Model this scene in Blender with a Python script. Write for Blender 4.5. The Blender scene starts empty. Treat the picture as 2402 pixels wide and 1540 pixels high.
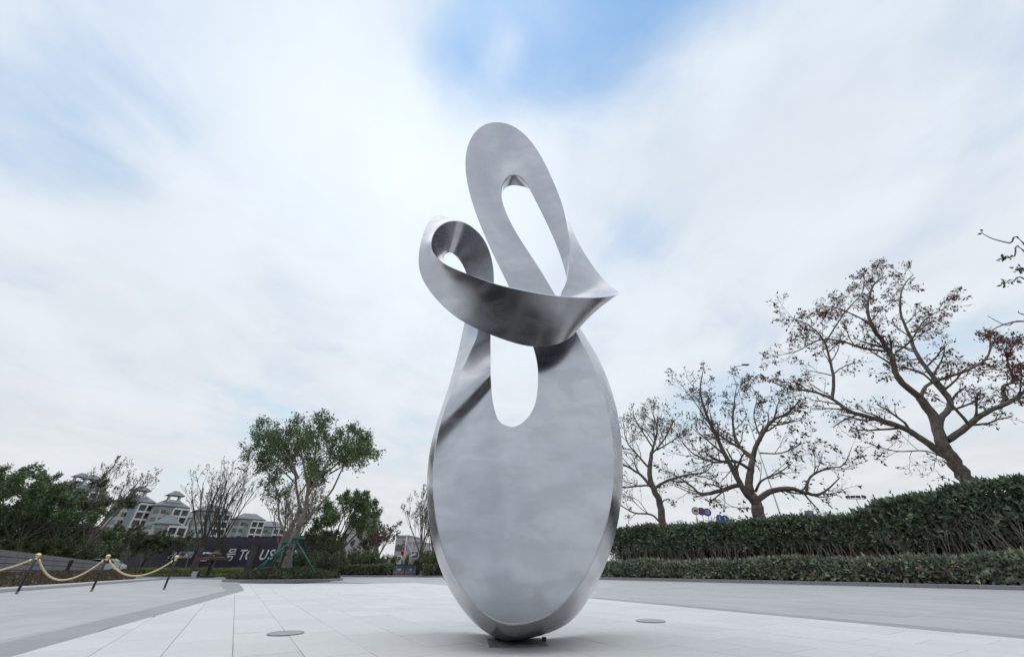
import bpy, math, random
import numpy as np
from mathutils import Vector, Matrix

# ---------------------------------------------------------------- camera, sky, sun, exposure
scene = bpy.context.scene
COL = scene.collection
R = math.radians
FPX = 892.0; EYE = 0.75
PITCH = math.atan((1330.0 - 770.0) / FPX)
cam_d = bpy.data.cameras.new('camera'); cam = bpy.data.objects.new('camera', cam_d); COL.objects.link(cam)
cam_d.sensor_width = 36.0; cam_d.lens = 36.0 * FPX / 2402.0
cam_d.clip_start = 0.05; cam_d.clip_end = 3000
cam.location = (0, 0, EYE); cam.rotation_euler = (math.pi/2 + PITCH, 0, 0)
scene.camera = cam
scene.render.resolution_x = 1024; scene.render.resolution_y = 656
scene.view_settings.view_transform = 'Standard'; scene.view_settings.look = 'None'
scene.view_settings.gamma = 1.0; scene.view_settings.use_curve_mapping = False
scene.view_settings.exposure = 0.0

SUN_EL, SUN_AZ = R(79), R(-20)          # azimuth from +Y towards +X
def ray(px, py):
    u = (px - 1201.0) / FPX; v = -(py - 770.0) / FPX
    s, c = math.sin(PITCH), math.cos(PITCH)
    return u, c - v*s, s + v*c
def gp(px, py, z=0.0):
    u, f, w = ray(px, py); t = (z - EYE) / w
    return Vector((u*t, f*t, z))
def at(px, py, Y):
    u, f, w = ray(px, py); t = Y / f
    return Vector((u*t, Y, EYE + w*t))
def pxm(py, Y, n):                       # n picture points at depth Y in metres
    return n / FPX * Y / ray(0, py)[1]
def skydir(px, py):
    return Vector(ray(px, py)).normalized()

world = bpy.data.worlds.new('World'); scene.world = world; world.use_nodes = True
wt = world.node_tree; wn = wt.nodes; wl = wt.links; wn.clear()
def N(tree, typ, **kw):
    n = tree.nodes.new(typ)
    for k, v in kw.items():
        if k in n.inputs and not hasattr(n, k): n.inputs[k].default_value = v
        else:
            try: setattr(n, k, v)
            except Exception: n.inputs[k].default_value = v
    return n
def mathn(tree, op, a, b=None, clamp=False):
    n = tree.nodes.new('ShaderNodeMath'); n.operation = op; n.use_clamp = clamp
    for i, x in enumerate((a, b)):
        if x is None: continue
        if isinstance(x, (int, float)): n.inputs[i].default_value = x
        else: tree.links.new(x, n.inputs[i])
    return n.outputs[0]
def ramp(tree, fac, stops, interp='LINEAR'):
    n = tree.nodes.new('ShaderNodeValToRGB'); n.color_ramp.interpolation = interp
    e = n.color_ramp.elements
    while len(e) > 1: e.remove(e[-1])
    for i, (p, c) in enumerate(stops):
        if isinstance(c, (int, float)): c = (c, c, c)
        el = e[0] if i == 0 else e.new(p)
        el.position = p; el.color = (*c[:3], 1)
    tree.links.new(fac, n.inputs[0]); return n.outputs[0]
def maprange(tree, x, a, b, c=0.0, d=1.0, smooth=True):
    n = tree.nodes.new('ShaderNodeMapRange'); n.interpolation_type = 'SMOOTHSTEP' if smooth else 'LINEAR'
    tree.links.new(x, n.inputs[0])
    for i, v in zip((1, 2, 3, 4), (a, b, c, d)): n.inputs[i].default_value = v
    return n.outputs[0]
def mixc(tree, fac, a, b, mode='MIX'):
    n = tree.nodes.new('ShaderNodeMix'); n.data_type = 'RGBA'; n.blend_type = mode
    for i, x in ((0, fac), (6, a), (7, b)):
        if isinstance(x, (int, float)): n.inputs[i].default_value = x
        elif isinstance(x, tuple): n.inputs[i].default_value = (*x[:3], 1)
        else: tree.links.new(x, n.inputs[i])
    return n.outputs[2]

sky = N(wt, 'ShaderNodeTexSky'); sky.sky_type = 'NISHITA'; sky.sun_disc = False
sky.sun_elevation = SUN_EL; sky.sun_rotation = SUN_AZ; sky.air_density = 1.6; sky.dust_density = 0.2
skys = N(wt, 'ShaderNodeVectorMath'); skys.operation = 'SCALE'; wl.new(sky.outputs[0], skys.inputs[0]); skys.inputs[3].default_value = 0.14
tc = N(wt, 'ShaderNodeTexCoord')
nrm = N(wt, 'ShaderNodeVectorMath'); nrm.operation = 'NORMALIZE'; wl.new(tc.outputs['Generated'], nrm.inputs[0])
sep = N(wt, 'ShaderNodeSeparateXYZ'); wl.new(nrm.outputs[0], sep.inputs[0])
zc = mathn(wt, 'ADD', mathn(wt, 'MAXIMUM', sep.outputs[2], 0.0), 0.16)
cx = mathn(wt, 'DIVIDE', sep.outputs[0], zc); cy = mathn(wt, 'DIVIDE', sep.outputs[1], zc)
cmb = N(wt, 'ShaderNodeCombineXYZ'); wl.new(cx, cmb.inputs[0]); wl.new(mathn(wt, 'MULTIPLY', cy, 0.8), cmb.inputs[1])
n1 = N(wt, 'ShaderNodeTexNoise'); wl.new(cmb.outputs[0], n1.inputs['Vector'])
n1.inputs['Scale'].default_value = 0.95; n1.inputs['Detail'].default_value = 5; n1.inputs['Roughness'].default_value = 0.5; n1.inputs['Distortion'].default_value = 0.35
n2 = N(wt, 'ShaderNodeTexNoise'); wl.new(cmb.outputs[0], n2.inputs['Vector'])
n2.inputs['Scale'].default_value = 2.6; n2.inputs['Detail'].default_value = 9; n2.inputs['Roughness'].default_value = 0.55; n2.inputs['Distortion'].default_value = 0.3
def blob(px, py, r_in, r_out, amp):
    d = skydir(px, py)
    dp = N(wt, 'ShaderNodeVectorMath'); dp.operation = 'DISTANCE'; wl.new(nrm.outputs[0], dp.inputs[0]); dp.inputs[1].default_value = d
    m = maprange(wt, dp.outputs['Value'], r_out, r_in)
    return mathn(wt, 'MULTIPLY', m, amp)
def addn(*a):
    s = a[0]
    for x in a[1:]: s = mathn(wt, 'ADD', s, x)
    return s
# gaps in the cloud deck where blue shows
cloud = addn(mathn(wt, 'MULTIPLY', n1.outputs['Fac'], 0.8), mathn(wt, 'MULTIPLY', n2.outputs['Fac'], 0.95), 0.07)
gaps = addn(blob(1430, -50, 0.0, 0.40, 0.36), blob(1110, 190, 0.02, 0.22, 0.26), blob(1290, 230, 0.0, 0.2, 0.22), blob(40, 130, 0.03, 0.42, 0.24), blob(420, 170, 0.02, 0.30, 0.16),
            blob(1480, 560, 0.0, 0.16, 0.12), blob(1080, 60, 0.0, 0.22, 0.16), blob(1700, -400, 0.1, 0.5, 0.2))
cloud = mathn(wt, 'SUBTRACT', cloud, gaps)
fill = addn(blob(930, 420, 0.0, 0.45, 0.35), blob(1750, 250, 0.0, 0.45, 0.20), blob(1240, 330, 0.0, 0.18, 0.2), blob(1180, 110, 0.0, 0.09, 0.18))
cloud = mathn(wt, 'ADD', cloud, fill)
cov = maprange(wt, cloud, 0.28, 0.98)
bright = mathn(wt, 'ADD', maprange(wt, n2.outputs['Fac'], 0.32, 0.68, -0.05, 0.05), blob(930, 400, 0.0, 0.50, 0.20))
bright = mathn(wt, 'ADD', bright, blob(1200, 650, 0.0, 0.6, 0.05))
wh = ramp(wt, sep.outputs[2], [(0.0, (0.75, 0.765, 0.785)), (0.10, (0.76, 0.785, 0.815)), (0.35, (0.77, 0.825, 0.89)), (0.6, (0.77, 0.84, 0.915)), (1.0, (0.75, 0.83, 0.92))])
whs = N(wt, 'ShaderNodeVectorMath'); whs.operation = 'SCALE'; wl.new(wh, whs.inputs[0]); wl.new(mathn(wt, 'ADD', bright, 1.0), whs.inputs[3])
skyb = mixc(wt, 1.0, skys.outputs[0], (0.82, 1.04, 1.10), 'MULTIPLY')
out = mixc(wt, cov, skyb, whs.outputs[0])
bg = N(wt, 'ShaderNodeBackground'); wl.new(out, bg.inputs[0]); bg.inputs[1].default_value = 1.0
wo = N(wt, 'ShaderNodeOutputWorld'); wl.new(bg.outputs[0], wo.inputs[0])

sun_d = bpy.data.lights.new('sun', 'SUN'); sun = bpy.data.objects.new('sun', sun_d); COL.objects.link(sun)
sun_d.energy = 0.85; sun_d.angle = R(75); sun_d.color = (1.0, 0.955, 0.90)
sd = Vector((math.sin(SUN_AZ)*math.cos(SUN_EL), math.cos(SUN_AZ)*math.cos(SUN_EL), math.sin(SUN_EL)))
sun.rotation_euler = sd.to_track_quat('Z', 'Y').to_euler()
sun.location = (0, 0, 60)

# ---------------------------------------------------------------- helpers
rng = random.Random(7); nr = np.random.default_rng(11)
def mesh(name, V, F, mats=None, smooth=False, mi=None):
    me = bpy.data.meshes.new(name)
    if isinstance(V, np.ndarray): V = V.astype(float)
    if isinstance(F, np.ndarray):
        n, k = F.shape
        me.vertices.add(len(V)); me.vertices.foreach_set('co', V.ravel())
        me.loops.add(n*k); me.loops.foreach_set('vertex_index', F.ravel().astype(np.int32))
        me.polygons.add(n); me.polygons.foreach_set('loop_start', np.arange(0, n*k, k, dtype=np.int32))
        me.polygons.foreach_set('loop_total', np.full(n, k, dtype=np.int32))
        if mi is not None: me.polygons.foreach_set('material_index', np.asarray(mi, dtype=np.int32))
        if smooth: me.polygons.foreach_set('use_smooth', np.ones(n, dtype=bool))
        me.update(calc_edges=True); me.validate()
    else:
        me.from_pydata([tuple(v) for v in V], [], F)
        if mi is not None: me.polygons.foreach_set('material_index', list(mi))
        if smooth: me.polygons.foreach_set('use_smooth', [True]*len(me.polygons))
        me.update()
    for m in (mats if isinstance(mats, (list, tuple)) else [mats]):
        if m: me.materials.append(m)
    return me
def tag(o, label=None, cat=None, group=None, kind=None):
    if label: o['label'] = label
    if cat: o['category'] = cat
    if group: o['group'] = group
    if kind: o['kind'] = kind
    return o
def thing(name, loc, label, cat, group=None, rz=0.0):
    o = bpy.data.objects.new(name, None); COL.objects.link(o); o.empty_display_size = 0.2
    o.location = loc; o.rotation_euler = (0, 0, rz)
    return tag(o, label, cat, group)
def link(name, me, parent=None, loc=None, rot=None):
    o = bpy.data.objects.new(name, me); COL.objects.link(o)
    if parent: o.parent = parent
    if loc is not None: o.location = loc
    if rot is not None: o.rotation_euler = rot
    return o
def part_w(name, V, F, mat, th, smooth=False, mi=None):
    """vertices given in world space, object parented to an unrotated thing"""
    off = np.array(th.location)
    if th.parent: off = off + np.array(th.parent.location)
    return link(name, mesh(name, np.asarray(V, dtype=float).reshape(-1, 3) - off, F, mat, smooth, mi), th)
def copy_tree(o, parent=None):
    c = o.copy(); COL.objects.link(c)
    if parent: c.parent = parent
    for ch in list(o.children): copy_tree(ch, c)
    return c
class MB:
    def __init__(s): s.v = []; s.f = []; s.m = []
    def add(s, V, F, m=0):
        k = len(s.v); s.v += [tuple(v) for v in V]; s.f += [tuple(i+k for i in f) for f in F]; s.m += [m]*len(F); return s
    def box(s, c, d, rz=0.0, m=0, M=None):
        x, y, z = d[0]/2, d[1]/2, d[2]/2
        V = [Vector((a*x, b*y, e*z)) for e in (-1, 1) for b in (-1, 1) for a in (-1, 1)]
        Rm = Matrix.Rotation(rz, 3, 'Z') if M is None else M
        V = [Rm @ v + Vector(c) for v in V]
        return s.add(V, [(0,2,3,1),(4,5,7,6),(0,1,5,4),(2,6,7,3),(0,4,6,2),(1,3,7,5)], m)
    def tube(s, pts, rad, n=8, m=0, cap=True):
        V, F = tube_mesh(pts, rad, n, cap); return s.add(V, F, m)
    def lathe(s, prof, n=16, c=(0,0,0), m=0, ax=None):
        V = []; F = []
        for r, z in prof:
            for i in range(n):
                a = 2*math.pi*i/n; V.append(Vector((r*math.cos(a), r*math.sin(a), z)))
        for j in range(len(prof)-1):
            for i in range(n):
                F.append((j*n+i, j*n+(i+1) % n, (j+1)*n+(i+1) % n, (j+1)*n+i))
        F.append(tuple(range(n))[::-1]); F.append(tuple(range((len(prof)-1)*n, len(prof)*n)))
        if ax is not None: V = [ax @ v for v in V]
        return s.add([v + Vector(c) for v in V], F, m)
    def prism(s, poly, z0, z1, m=0):
        n = len(poly)
        V = [(x, y, z0) for x, y in poly] + [(x, y, z1) for x, y in poly]
        F = [tuple(range(n))[::-1], tuple(range(n, 2*n))] + [(i, (i+1) % n, n+(i+1) % n, n+i) for i in range(n)]
        return s.add(V, F, m)
    def obj(s, name, mats, parent=None, smooth=False, loc=None, rot=None):
        return link(name, mesh(name, s.v, s.f, mats, smooth, s.m), parent, loc, rot)
def tube_mesh(pts, rad, n=8, cap=True):
    P = np.array([tuple(p) for p in pts], dtype=float); k = len(P)
    r = np.full(k, rad) if np.isscalar(rad) else np.asarray(rad, dtype=float)
    T = np.gradient(P, axis=0); T /= np.linalg.norm(T, axis=1, keepdims=True) + 1e-9
    ref = np.array([0, 0, 1.0]) if abs(T[0][2]) < 0.9 else np.array([1.0, 0, 0])
    u = np.cross(T, ref); u /= np.linalg.norm(u, axis=1, keepdims=True) + 1e-9
    w = np.cross(T, u)
    a = np.arange(n) * 2*math.pi/n
    V = (P[:, None, :] + r[:, None, None]*(np.cos(a)[None, :, None]*u[:, None, :] + np.sin(a)[None, :, None]*w[:, None, :])).reshape(-1, 3)
    F = []
    for j in range(k-1):
        for i in range(n):
            F.append((j*n+i, (j+1)*n+i, (j+1)*n+(i+1) % n, j*n+(i+1) % n))
    if cap: F.append(tuple(range(n))); F.append(tuple(range((k-1)*n, k*n))[::-1])
    return V, F
def smoothpoly(pts, n=6):
    """Catmull-Rom through points (any dimension)"""
    P = [np.array(p, dtype=float) for p in pts]; o = []
    for i in range(len(P)-1):
        a = P[max(i-1, 0)]; b = P[i]; c = P[i+1]; d = P[min(i+2, len(P)-1)]
        for k in range(n):
            t = k/n
            o.append(0.5*((2*b) + (c-a)*t + (2*a-5*b+4*c-d)*t*t + (-a+3*b-3*c+d)*t**3))
    o.append(P[-1]); return o

# ---------------------------------------------------------------- materials
def mat(name, col, rough=0.6, metal=0.0, var=0.0, scale=6.0, bump=0.0, bscale=40.0, spec=0.5, col2=None, island=0.0, objr=0.0, coords='Object', emit=None, sheen=0):
    m = bpy.data.materials.new(name); m.use_nodes = True; t = m.node_tree; b = t.nodes['Principled BSDF']
    b.inputs['Roughness'].default_value = rough; b.inputs['Metallic'].default_value = metal
    b.inputs['Specular IOR Level'].default_value = spec
    tcn = t.nodes.new('ShaderNodeTexCoord'); vec = tcn.outputs[coords]
    c = (*col, 1) if len(col) == 3 else col
    cur = None
    if col2 is not None or var:
        nz = t.nodes.new('ShaderNodeTexNoise'); nz.inputs['Scale'].default_value = scale; nz.inputs['Detail'].default_value = 6; nz.inputs['Roughness'].default_value = 0.6
        t.links.new(vec, nz.inputs['Vector'])
        f = maprange(t, nz.outputs['Fac'], 0.3, 0.7)
        c2 = col2 if col2 is not None else tuple(min(1, x*(1+var)) for x in col[:3])
        c1 = col if col2 is not None else tuple(x*(1-var) for x in col[:3])
        cur = mixc(t, f, tuple(c1), tuple(c2))
    if island or objr:
        base = cur if cur is not None else tuple(col[:3])
        fac = None
        if island:
            g = t.nodes.new('ShaderNodeNewGeometry'); fac = mathn(t, 'MULTIPLY', mathn(t, 'SUBTRACT', g.outputs['Random Per Island'], 0.5), 2*island)
        if objr:
            oi = t.nodes.new('ShaderNodeObjectInfo'); f2 = mathn(t, 'MULTIPLY', mathn(t, 'SUBTRACT', oi.outputs['Random'], 0.5), 2*objr)
            fac = f2 if fac is None else mathn(t, 'ADD', fac, f2)
        sc = mathn(t, 'ADD', fac, 1.0)
        vm = t.nodes.new('ShaderNodeVectorMath'); vm.operation = 'SCALE'
        if isinstance(base, tuple): vm.inputs[0].default_value = base
        else: t.links.new(base, vm.inputs[0])
        t.links.new(sc, vm.inputs[3]); cur = vm.outputs[0]
    if cur is not None: t.links.new(cur, b.inputs['Base Color'])
    else: b.inputs['Base Color'].default_value = c
    if bump:
        nb = t.nodes.new('ShaderNodeTexNoise'); nb.inputs['Scale'].default_value = bscale; nb.inputs['Detail'].default_value = 4
        t.links.new(vec, nb.inputs['Vector'])
        bp = t.nodes.new('ShaderNodeBump'); bp.inputs['Strength'].default_value = bump; bp.inputs['Distance'].default_value = 0.02
        t.links.new(nb.outputs['Fac'], bp.inputs['Height']); t.links.new(bp.outputs[0], b.inputs['Normal'])
    return m
def leafmat(name, c1, c2, c3=None, rough=0.45, trans=0.25):
    m = bpy.data.materials.new(name); m.use_nodes = True; t = m.node_tree; b = t.nodes['Principled BSDF']
    g = t.nodes.new('ShaderNodeNewGeometry')
    st = [(0.0, c1), (0.6, c2)] + ([(0.93, c2), (1.0, c3)] if c3 else [(1.0, c2)])
    col = ramp(t, g.outputs['Random Per Island'], st)
    t.links.new(col, b.inputs['Base Color']); b.inputs['Roughness'].default_value = rough
    tr = t.nodes.new('ShaderNodeBsdfTranslucent'); t.links.new(col, tr.inputs[0])
    mx = t.nodes.new('ShaderNodeMixShader'); mx.inputs[0].default_value = trans
    o = t.nodes['Material Output']; t.links.new(b.outputs[0], mx.inputs[1]); t.links.new(tr.outputs[0], mx.inputs[2]); t.links.new(mx.outputs[0], o.inputs[0])
    return m

def steel():
    m = bpy.data.materials.new('brushed_steel'); m.use_nodes = True; t = m.node_tree; b = t.nodes['Principled BSDF']
    b.inputs['Metallic'].default_value = 1.0
    tcn = t.nodes.new('ShaderNodeTexCoord')
    def nz(scale, det, sx=(1,1,1), dist=0.0):
        mp = t.nodes.new('ShaderNodeMapping'); mp.inputs['Scale'].default_value = sx; t.links.new(tcn.outputs['Object'], mp.inputs[0])
        n = t.nodes.new('ShaderNodeTexNoise'); n.inputs['Scale'].default_value = scale; n.inputs['Detail'].default_value = det; n.inputs['Distortion'].default_value = dist
        t.links.new(mp.outputs[0], n.inputs['Vector']); return n.outputs['Fac']
    a = nz(0.9, 5, (1, 1, 1), 0.6); s = nz(1.8, 2, (1.0, 1.0, 2.0), 0.5); f = nz(30, 2, (1, 1, 12))
    base = mixc(t, maprange(t, a, 0.3, 0.7), (0.44, 0.445, 0.47), (0.54, 0.54, 0.56))
    base = mixc(t, mathn(t, 'MULTIPLY', maprange(t, s, 0.35, 0.7), 0.30), base, (0.36, 0.36, 0.38))
    t.links.new(base, b.inputs['Base Color'])
    r = maprange(t, s, 0.3, 0.7, 0.21, 0.29)
    t.links.new(r, b.inputs['Roughness'])
    w = nz(0.8, 0, (1, 1, .7), 0.0)
    h = w
    bp = t.nodes.new('ShaderNodeBump'); bp.inputs['Strength'].default_value = 0.25; bp.inputs['Distance'].default_value = 0.12
    t.links.new(h, bp.inputs['Height']); t.links.new(bp.outputs[0], b.inputs['Normal'])
    return m
M_STEEL = steel()
# ---------------------------------------------------------------- paving
TA = R(31.6)                                   # the joints run this far to the left of straight ahead
DX = np.array([math.cos(TA), math.sin(TA)]); DY = np.array([-math.sin(TA), math.cos(TA)])
def clip_poly(poly, region):
    out_ = [np.array(p) for p in poly]; n = len(region)
    for i in range(n):
        a = np.array(region[i]); b = np.array(region[(i+1) % n]); e = b-a
        nn = np.array([-e[1], e[0]]); inp = out_; out_ = []
        if not inp: return []
        for j in range(len(inp)):
            p, q = inp[j-1], inp[j]; dp, dq = np.dot(p-a, nn), np.dot(q-a, nn)
            if dq >= 0:
                if dp < 0: out_.append(p+(q-p)*(dp/(dp-dq)))
                out_.append(q)
            elif dp >= 0: out_.append(p+(q-p)*(dp/(dp-dq)))
    return out_
def ccw(r):
    a = sum(r[i-1][0]*r[i][1]-r[i][0]*r[i-1][1] for i in range(len(r)))
    return r if a > 0 else r[::-1]
def parea(p): return abs(sum(p[i-1][0]*p[i][1]-p[i][0]*p[i-1][1] for i in range(len(p))))/2
def tile_verts(poly, ztop, zbot, gap=0.0028, ch=0.002):
    P = np.array(poly); c = P.mean(axis=0)
    def inset(P, g):
        o = []
        n = len(P)
        for i in range(n):
            a, b, d = P[i-1], P[i], P[(i+1) % n]
            e1 = (b-a)/(np.linalg.norm(b-a)+1e-9); e2 = (d-b)/(np.linalg.norm(d-b)+1e-9)
            n1 = np.array([-e1[1], e1[0]]); n2 = np.array([-e2[1], e2[0]]); s = n1+n2; l = max(0.25, np.dot(s, s)/2)
            o.append(b + s/l*g)
        return np.array(o)
    A = inset(P, gap+ch); B = inset(P, gap)
    n = len(P)
    V = [(x, y, ztop) for x, y in A] + [(x, y, ztop-ch) for x, y in B] + [(x, y, zbot) for x, y in B]
    F = [tuple(range(n))]
    for i in range(n):
        j = (i+1) % n; F.append((n+i, n+j, j, i)); F.append((2*n+i, 2*n+j, n+j, n+i))
    return V, F
def pave(name, regions, mt, tw, tl, ztop=0.0, offs=(0, 0), lim=300, dirs=(DX, DY), gap=0.0028, maxd=75):
    """real slabs with recessed joints: the nearest as one object each, the rest joined"""
    dx, dy = dirs; tiles = []
    for reg in regions:
        reg = ccw(reg); A = np.array(reg)
        uu = A @ dx; vv = A @ dy
        for i in range(int(math.floor(uu.min()/tw))-1, int(math.ceil(uu.max()/tw))+2):
            sh = (i % 2)*tl/2 + offs[1] + ((i*37) % 5)*0.0
            for j in range(int(math.floor((vv.min()-sh)/tl))-1, int(math.ceil((vv.max()-sh)/tl))+2):
                u0, v0 = i*tw+offs[0], j*tl+sh
                q = [u0*dx+v0*dy, (u0+tw)*dx+v0*dy, (u0+tw)*dx+(v0+tl)*dy, u0*dx+(v0+tl)*dy]
                full = all(all(np.cross(np.array(reg[(k+1) % len(reg)])-np.array(reg[k]), p-np.array(reg[k])) >= 0 for k in range(len(reg))) for p in q)
                p = q if full else clip_poly(q, reg)
                if len(p) >= 3 and parea(p) > 0.01:
                    # drop doubled points
                    r = [p[k] for k in range(len(p)) if np.linalg.norm(p[k]-p[k-1]) > 0.03]
                    if len(r) >= 3: 
                        c = np.mean(r, axis=0)
                        infr = c[1] > 0.5 and abs(c[0])/c[1] < 1.7 and (c[0]**2+c[1]**2) > 20
                        tiles.append((not infr, float(np.hypot(*c)), full, r, c))
    root = link(name, mesh(name, [], [], None)); tag(root, kind='structure')
    bm_ = MB()
    for reg in regions: bm_.add([(x, y, ztop-0.022) for x, y in ccw(reg)], [tuple(range(len(reg)))])
    root.data = mesh(name, bm_.v, bm_.f, [M_JOINT])
    tiles.sort(key=lambda a: (a[0], a[1]))
    fullmesh = None; rest = MB()
    for k, (nf, d, full, r, c) in enumerate(tiles):
        dz = rng.uniform(-0.0012, 0.0012)
        if k < lim and not nf:
            if full:
                if fullmesh is None:
                    V, F = tile_verts([p-c for p in r], 0, -0.03, gap); fullmesh = mesh('slab', V, F, [mt])
                link('slab', fullmesh, root, (c[0], c[1], ztop+dz))
            else:
                V, F = tile_verts([p-c for p in r], 0, -0.03, gap); link('slab', mesh('slab', V, F, [mt]), root, (c[0], c[1], ztop+dz))
        else:
            V, F = tile_verts(r, ztop+dz, ztop-0.03, gap); rest.add(V, F)
    if rest.v: tag(rest.obj('far_slabs', [mt], root), kind='stuff')
    return root
def granite(name, c, spots=0.25, stain=0.12):
    m = bpy.data.materials.new(name); m.use_nodes = True; t = m.node_tree; b = t.nodes['Principled BSDF']
    tcn = t.nodes.new('ShaderNodeNewGeometry'); pos = tcn.outputs['Position']
    def nz(s, d, rr=.6):
        n = t.nodes.new('ShaderNodeTexNoise'); n.inputs['Scale'].default_value = s; n.inputs['Detail'].default_value = d; n.inputs['Roughness'].default_value = rr
        t.links.new(pos, n.inputs['Vector']); return n.outputs['Fac']
    fine = nz(110, 3); mid = nz(9, 5); big = nz(0.35, 5)
    oi = t.nodes.new('ShaderNodeObjectInfo')
    f = mathn(t, 'ADD', mathn(t, 'MULTIPLY', mathn(t, 'SUBTRACT', fine, 0.5), spots*2.6), 1.0)
    f = mathn(t, 'ADD', f, mathn(t, 'MULTIPLY', mathn(t, 'SUBTRACT', mid, 0.5), 0.16))
    f = mathn(t, 'ADD', f, mathn(t, 'MULTIPLY', mathn(t, 'SUBTRACT', big, 0.5), stain*2))
    f = mathn(t, 'ADD', f, mathn(t, 'MULTIPLY', mathn(t, 'SUBTRACT', oi.outputs['Random'], 0.5), 0.10))
    f = mathn(t, 'ADD', f, mathn(t, 'MULTIPLY', mathn(t, 'SUBTRACT', tcn.outputs['Random Per Island'], 0.5), 0.08))
    vm = t.nodes.new('ShaderNodeVectorMath'); vm.operation = 'SCALE'; vm.inputs[0].default_value = c; t.links.new(f, vm.inputs[3])
    t.links.new(vm.outputs[0], b.inputs['Base Color']); b.inputs['Roughness'].default_value = 0.62; b.inputs['Specular IOR Level'].default_value = 0.35
    bp = t.nodes.new('ShaderNodeBump'); bp.inputs['Strength'].default_value = 0.35; bp.inputs['Distance'].default_value = 0.004
    t.links.new(fine, bp.inputs['Height']); t.links.new(bp.outputs[0], b.inputs['Normal'])
    return m
M_JOINT = mat('joint_mortar', (0.30, 0.30, 0.305), 0.9)
M_WHITE = granite('pale_granite', (0.68, 0.67, 0.655), 0.36, 0.07)
M_GREY = granite('grey_granite', (0.46, 0.457, 0.455), 0.26, 0.10)
M_BAND = granite('dark_granite', (0.34, 0.338, 0.338), 0.22, 0.08)
M_KERB = granite('kerb_granite', (0.26, 0.26, 0.27), 0.25, 0.12)
M_KERBW = granite('pale_kerb_granite', (0.45, 0.45, 0.455), 0.2, 0.1)
M_SOIL = mat('soil', (0.06, 0.05, 0.035), 0.95, var=.4, scale=3, bump=.5)
M_LAND = mat('land', (0.10, 0.11, 0.075), 0.95, var=.35, scale=.2)
M_ASPH = mat('asphalt', (0.17, 0.175, 0.185), 0.85, var=.12, scale=1.5, bump=.3, bscale=60)

tag(link('ground', mesh('ground', [(-900, -300, -0.09), (900, -300, -0.09), (900, 1200, -0.09), (-900, 1200, -0.09)], [(0,1,2,3)], [M_LAND])), kind='structure')
def g2(px, py, z=0): p = gp(px, py, z); return (p.x, p.y)
A0 = g2(20, 1540); A1 = g2(573, 1384); A2 = g2(561, 1367.5)
F1 = g2(670, 1368); F2 = g2(775, 1363); F3 = g2(880, 1368); F4 = g2(973, 1366); F5 = g2(1060, 1373); F6 = g2(1380, 1402); F7 = g2(2402, 1497)
def lerp2(a, b, t): return (a[0]+(b[0]-a[0])*t, a[1]+(b[1]-a[1])*t)
Aback = lerp2(A1, A0, 1.9); Fback = lerp2(F6, F7, 2.4)
Fmid = F6
white_regions = [[Aback, Fback, F6, A1], [A1, F6, F5, F3, A2], [F3, F5, F4], [A2, F3, F2, F1]]
pave('pale_paving', white_regions, M_WHITE, 0.613, 0.92, offs=(0.22, 0.1))
# darker border slabs along the two long edges
def strip(a, b, w):
    a, b = np.array(a), np.array(b); d = (b-a)/np.linalg.norm(b-a); n = np.array([-d[1], d[0]])*w
    return [tuple(a), tuple(b), tuple(b+n), tuple(a+n)], d
sL, dL = strip(A1, Aback, -0.62)
nL = np.array([-dL[1], dL[0]])
W2 = np.array(A2)+np.array((-1.05, -0.1))
bandL = [[tuple(p) for p in sL]]
bandL.append([A1, A2, tuple(W2), sL[3]])
sR, dR = strip(F6, Fback, 0.42)
nR = np.array([-dR[1], dR[0]])
pave('border_paving', bandL + [[tuple(p) for p in sR]], M_BAND, 0.6, 1.2, dirs=(nR, dR), offs=(0.1, 0.3), lim=120)
# grey paving right of the border, up to the kerb
K0 = g2(780, 1351.5); K1 = g2(1035, 1353); K2 = g2(1400, 1357); K3 = g2(1900, 1369); K4 = g2(2402, 1382)
K5 = lerp2(K3, K4, 2.4)
Rb0 = sR[3]; Rb1 = sR[2]
pave('grey_paving', [[Rb0, Rb1, (40, Rb1[1]), K5, K3, K2], [F6, Rb0, K2, K1, F5], [F5, K1, F4], [F4, K1, K0, F3], [F3, K0, F2]],
     M_GREY, 0.6, 1.2, offs=(0.05, 0.25), dirs=(nR, dR))
# grey paving at the left
KL0 = g2(0, 1389); KL1 = g2(375, 1359.5); KLb = lerp2(KL1, KL0, 2.2)
RD0 = g2(340, 1350); RD1 = g2(568, 1353)
pave('grey_paving', [[KLb, sL[2], sL[3], KL1], [KL1, sL[3], tuple(W2)], [KL1, tuple(W2), g2(552, 1358.5), g2(420, 1357)], [tuple(W2), A2, g2(566, 1362), g2(552, 1358.5)]], M_GREY, 0.6, 1.2, offs=(0.1, 0.15), dirs=(np.array([math.cos(R(22)), math.sin(R(22))]), np.array([-math.sin(R(22)), math.cos(R(22))])))
# road beyond and asphalt where nothing is paved
tag(link('road', mesh('road', [(-120, 26, -0.030), (-16, 24, -0.030), (-8, 48, -0.030), (-20, 56, -0.030), (-120, 66, -0.030)], [(0,1,2,3,4)], [M_ASPH])), kind='structure')

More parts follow.
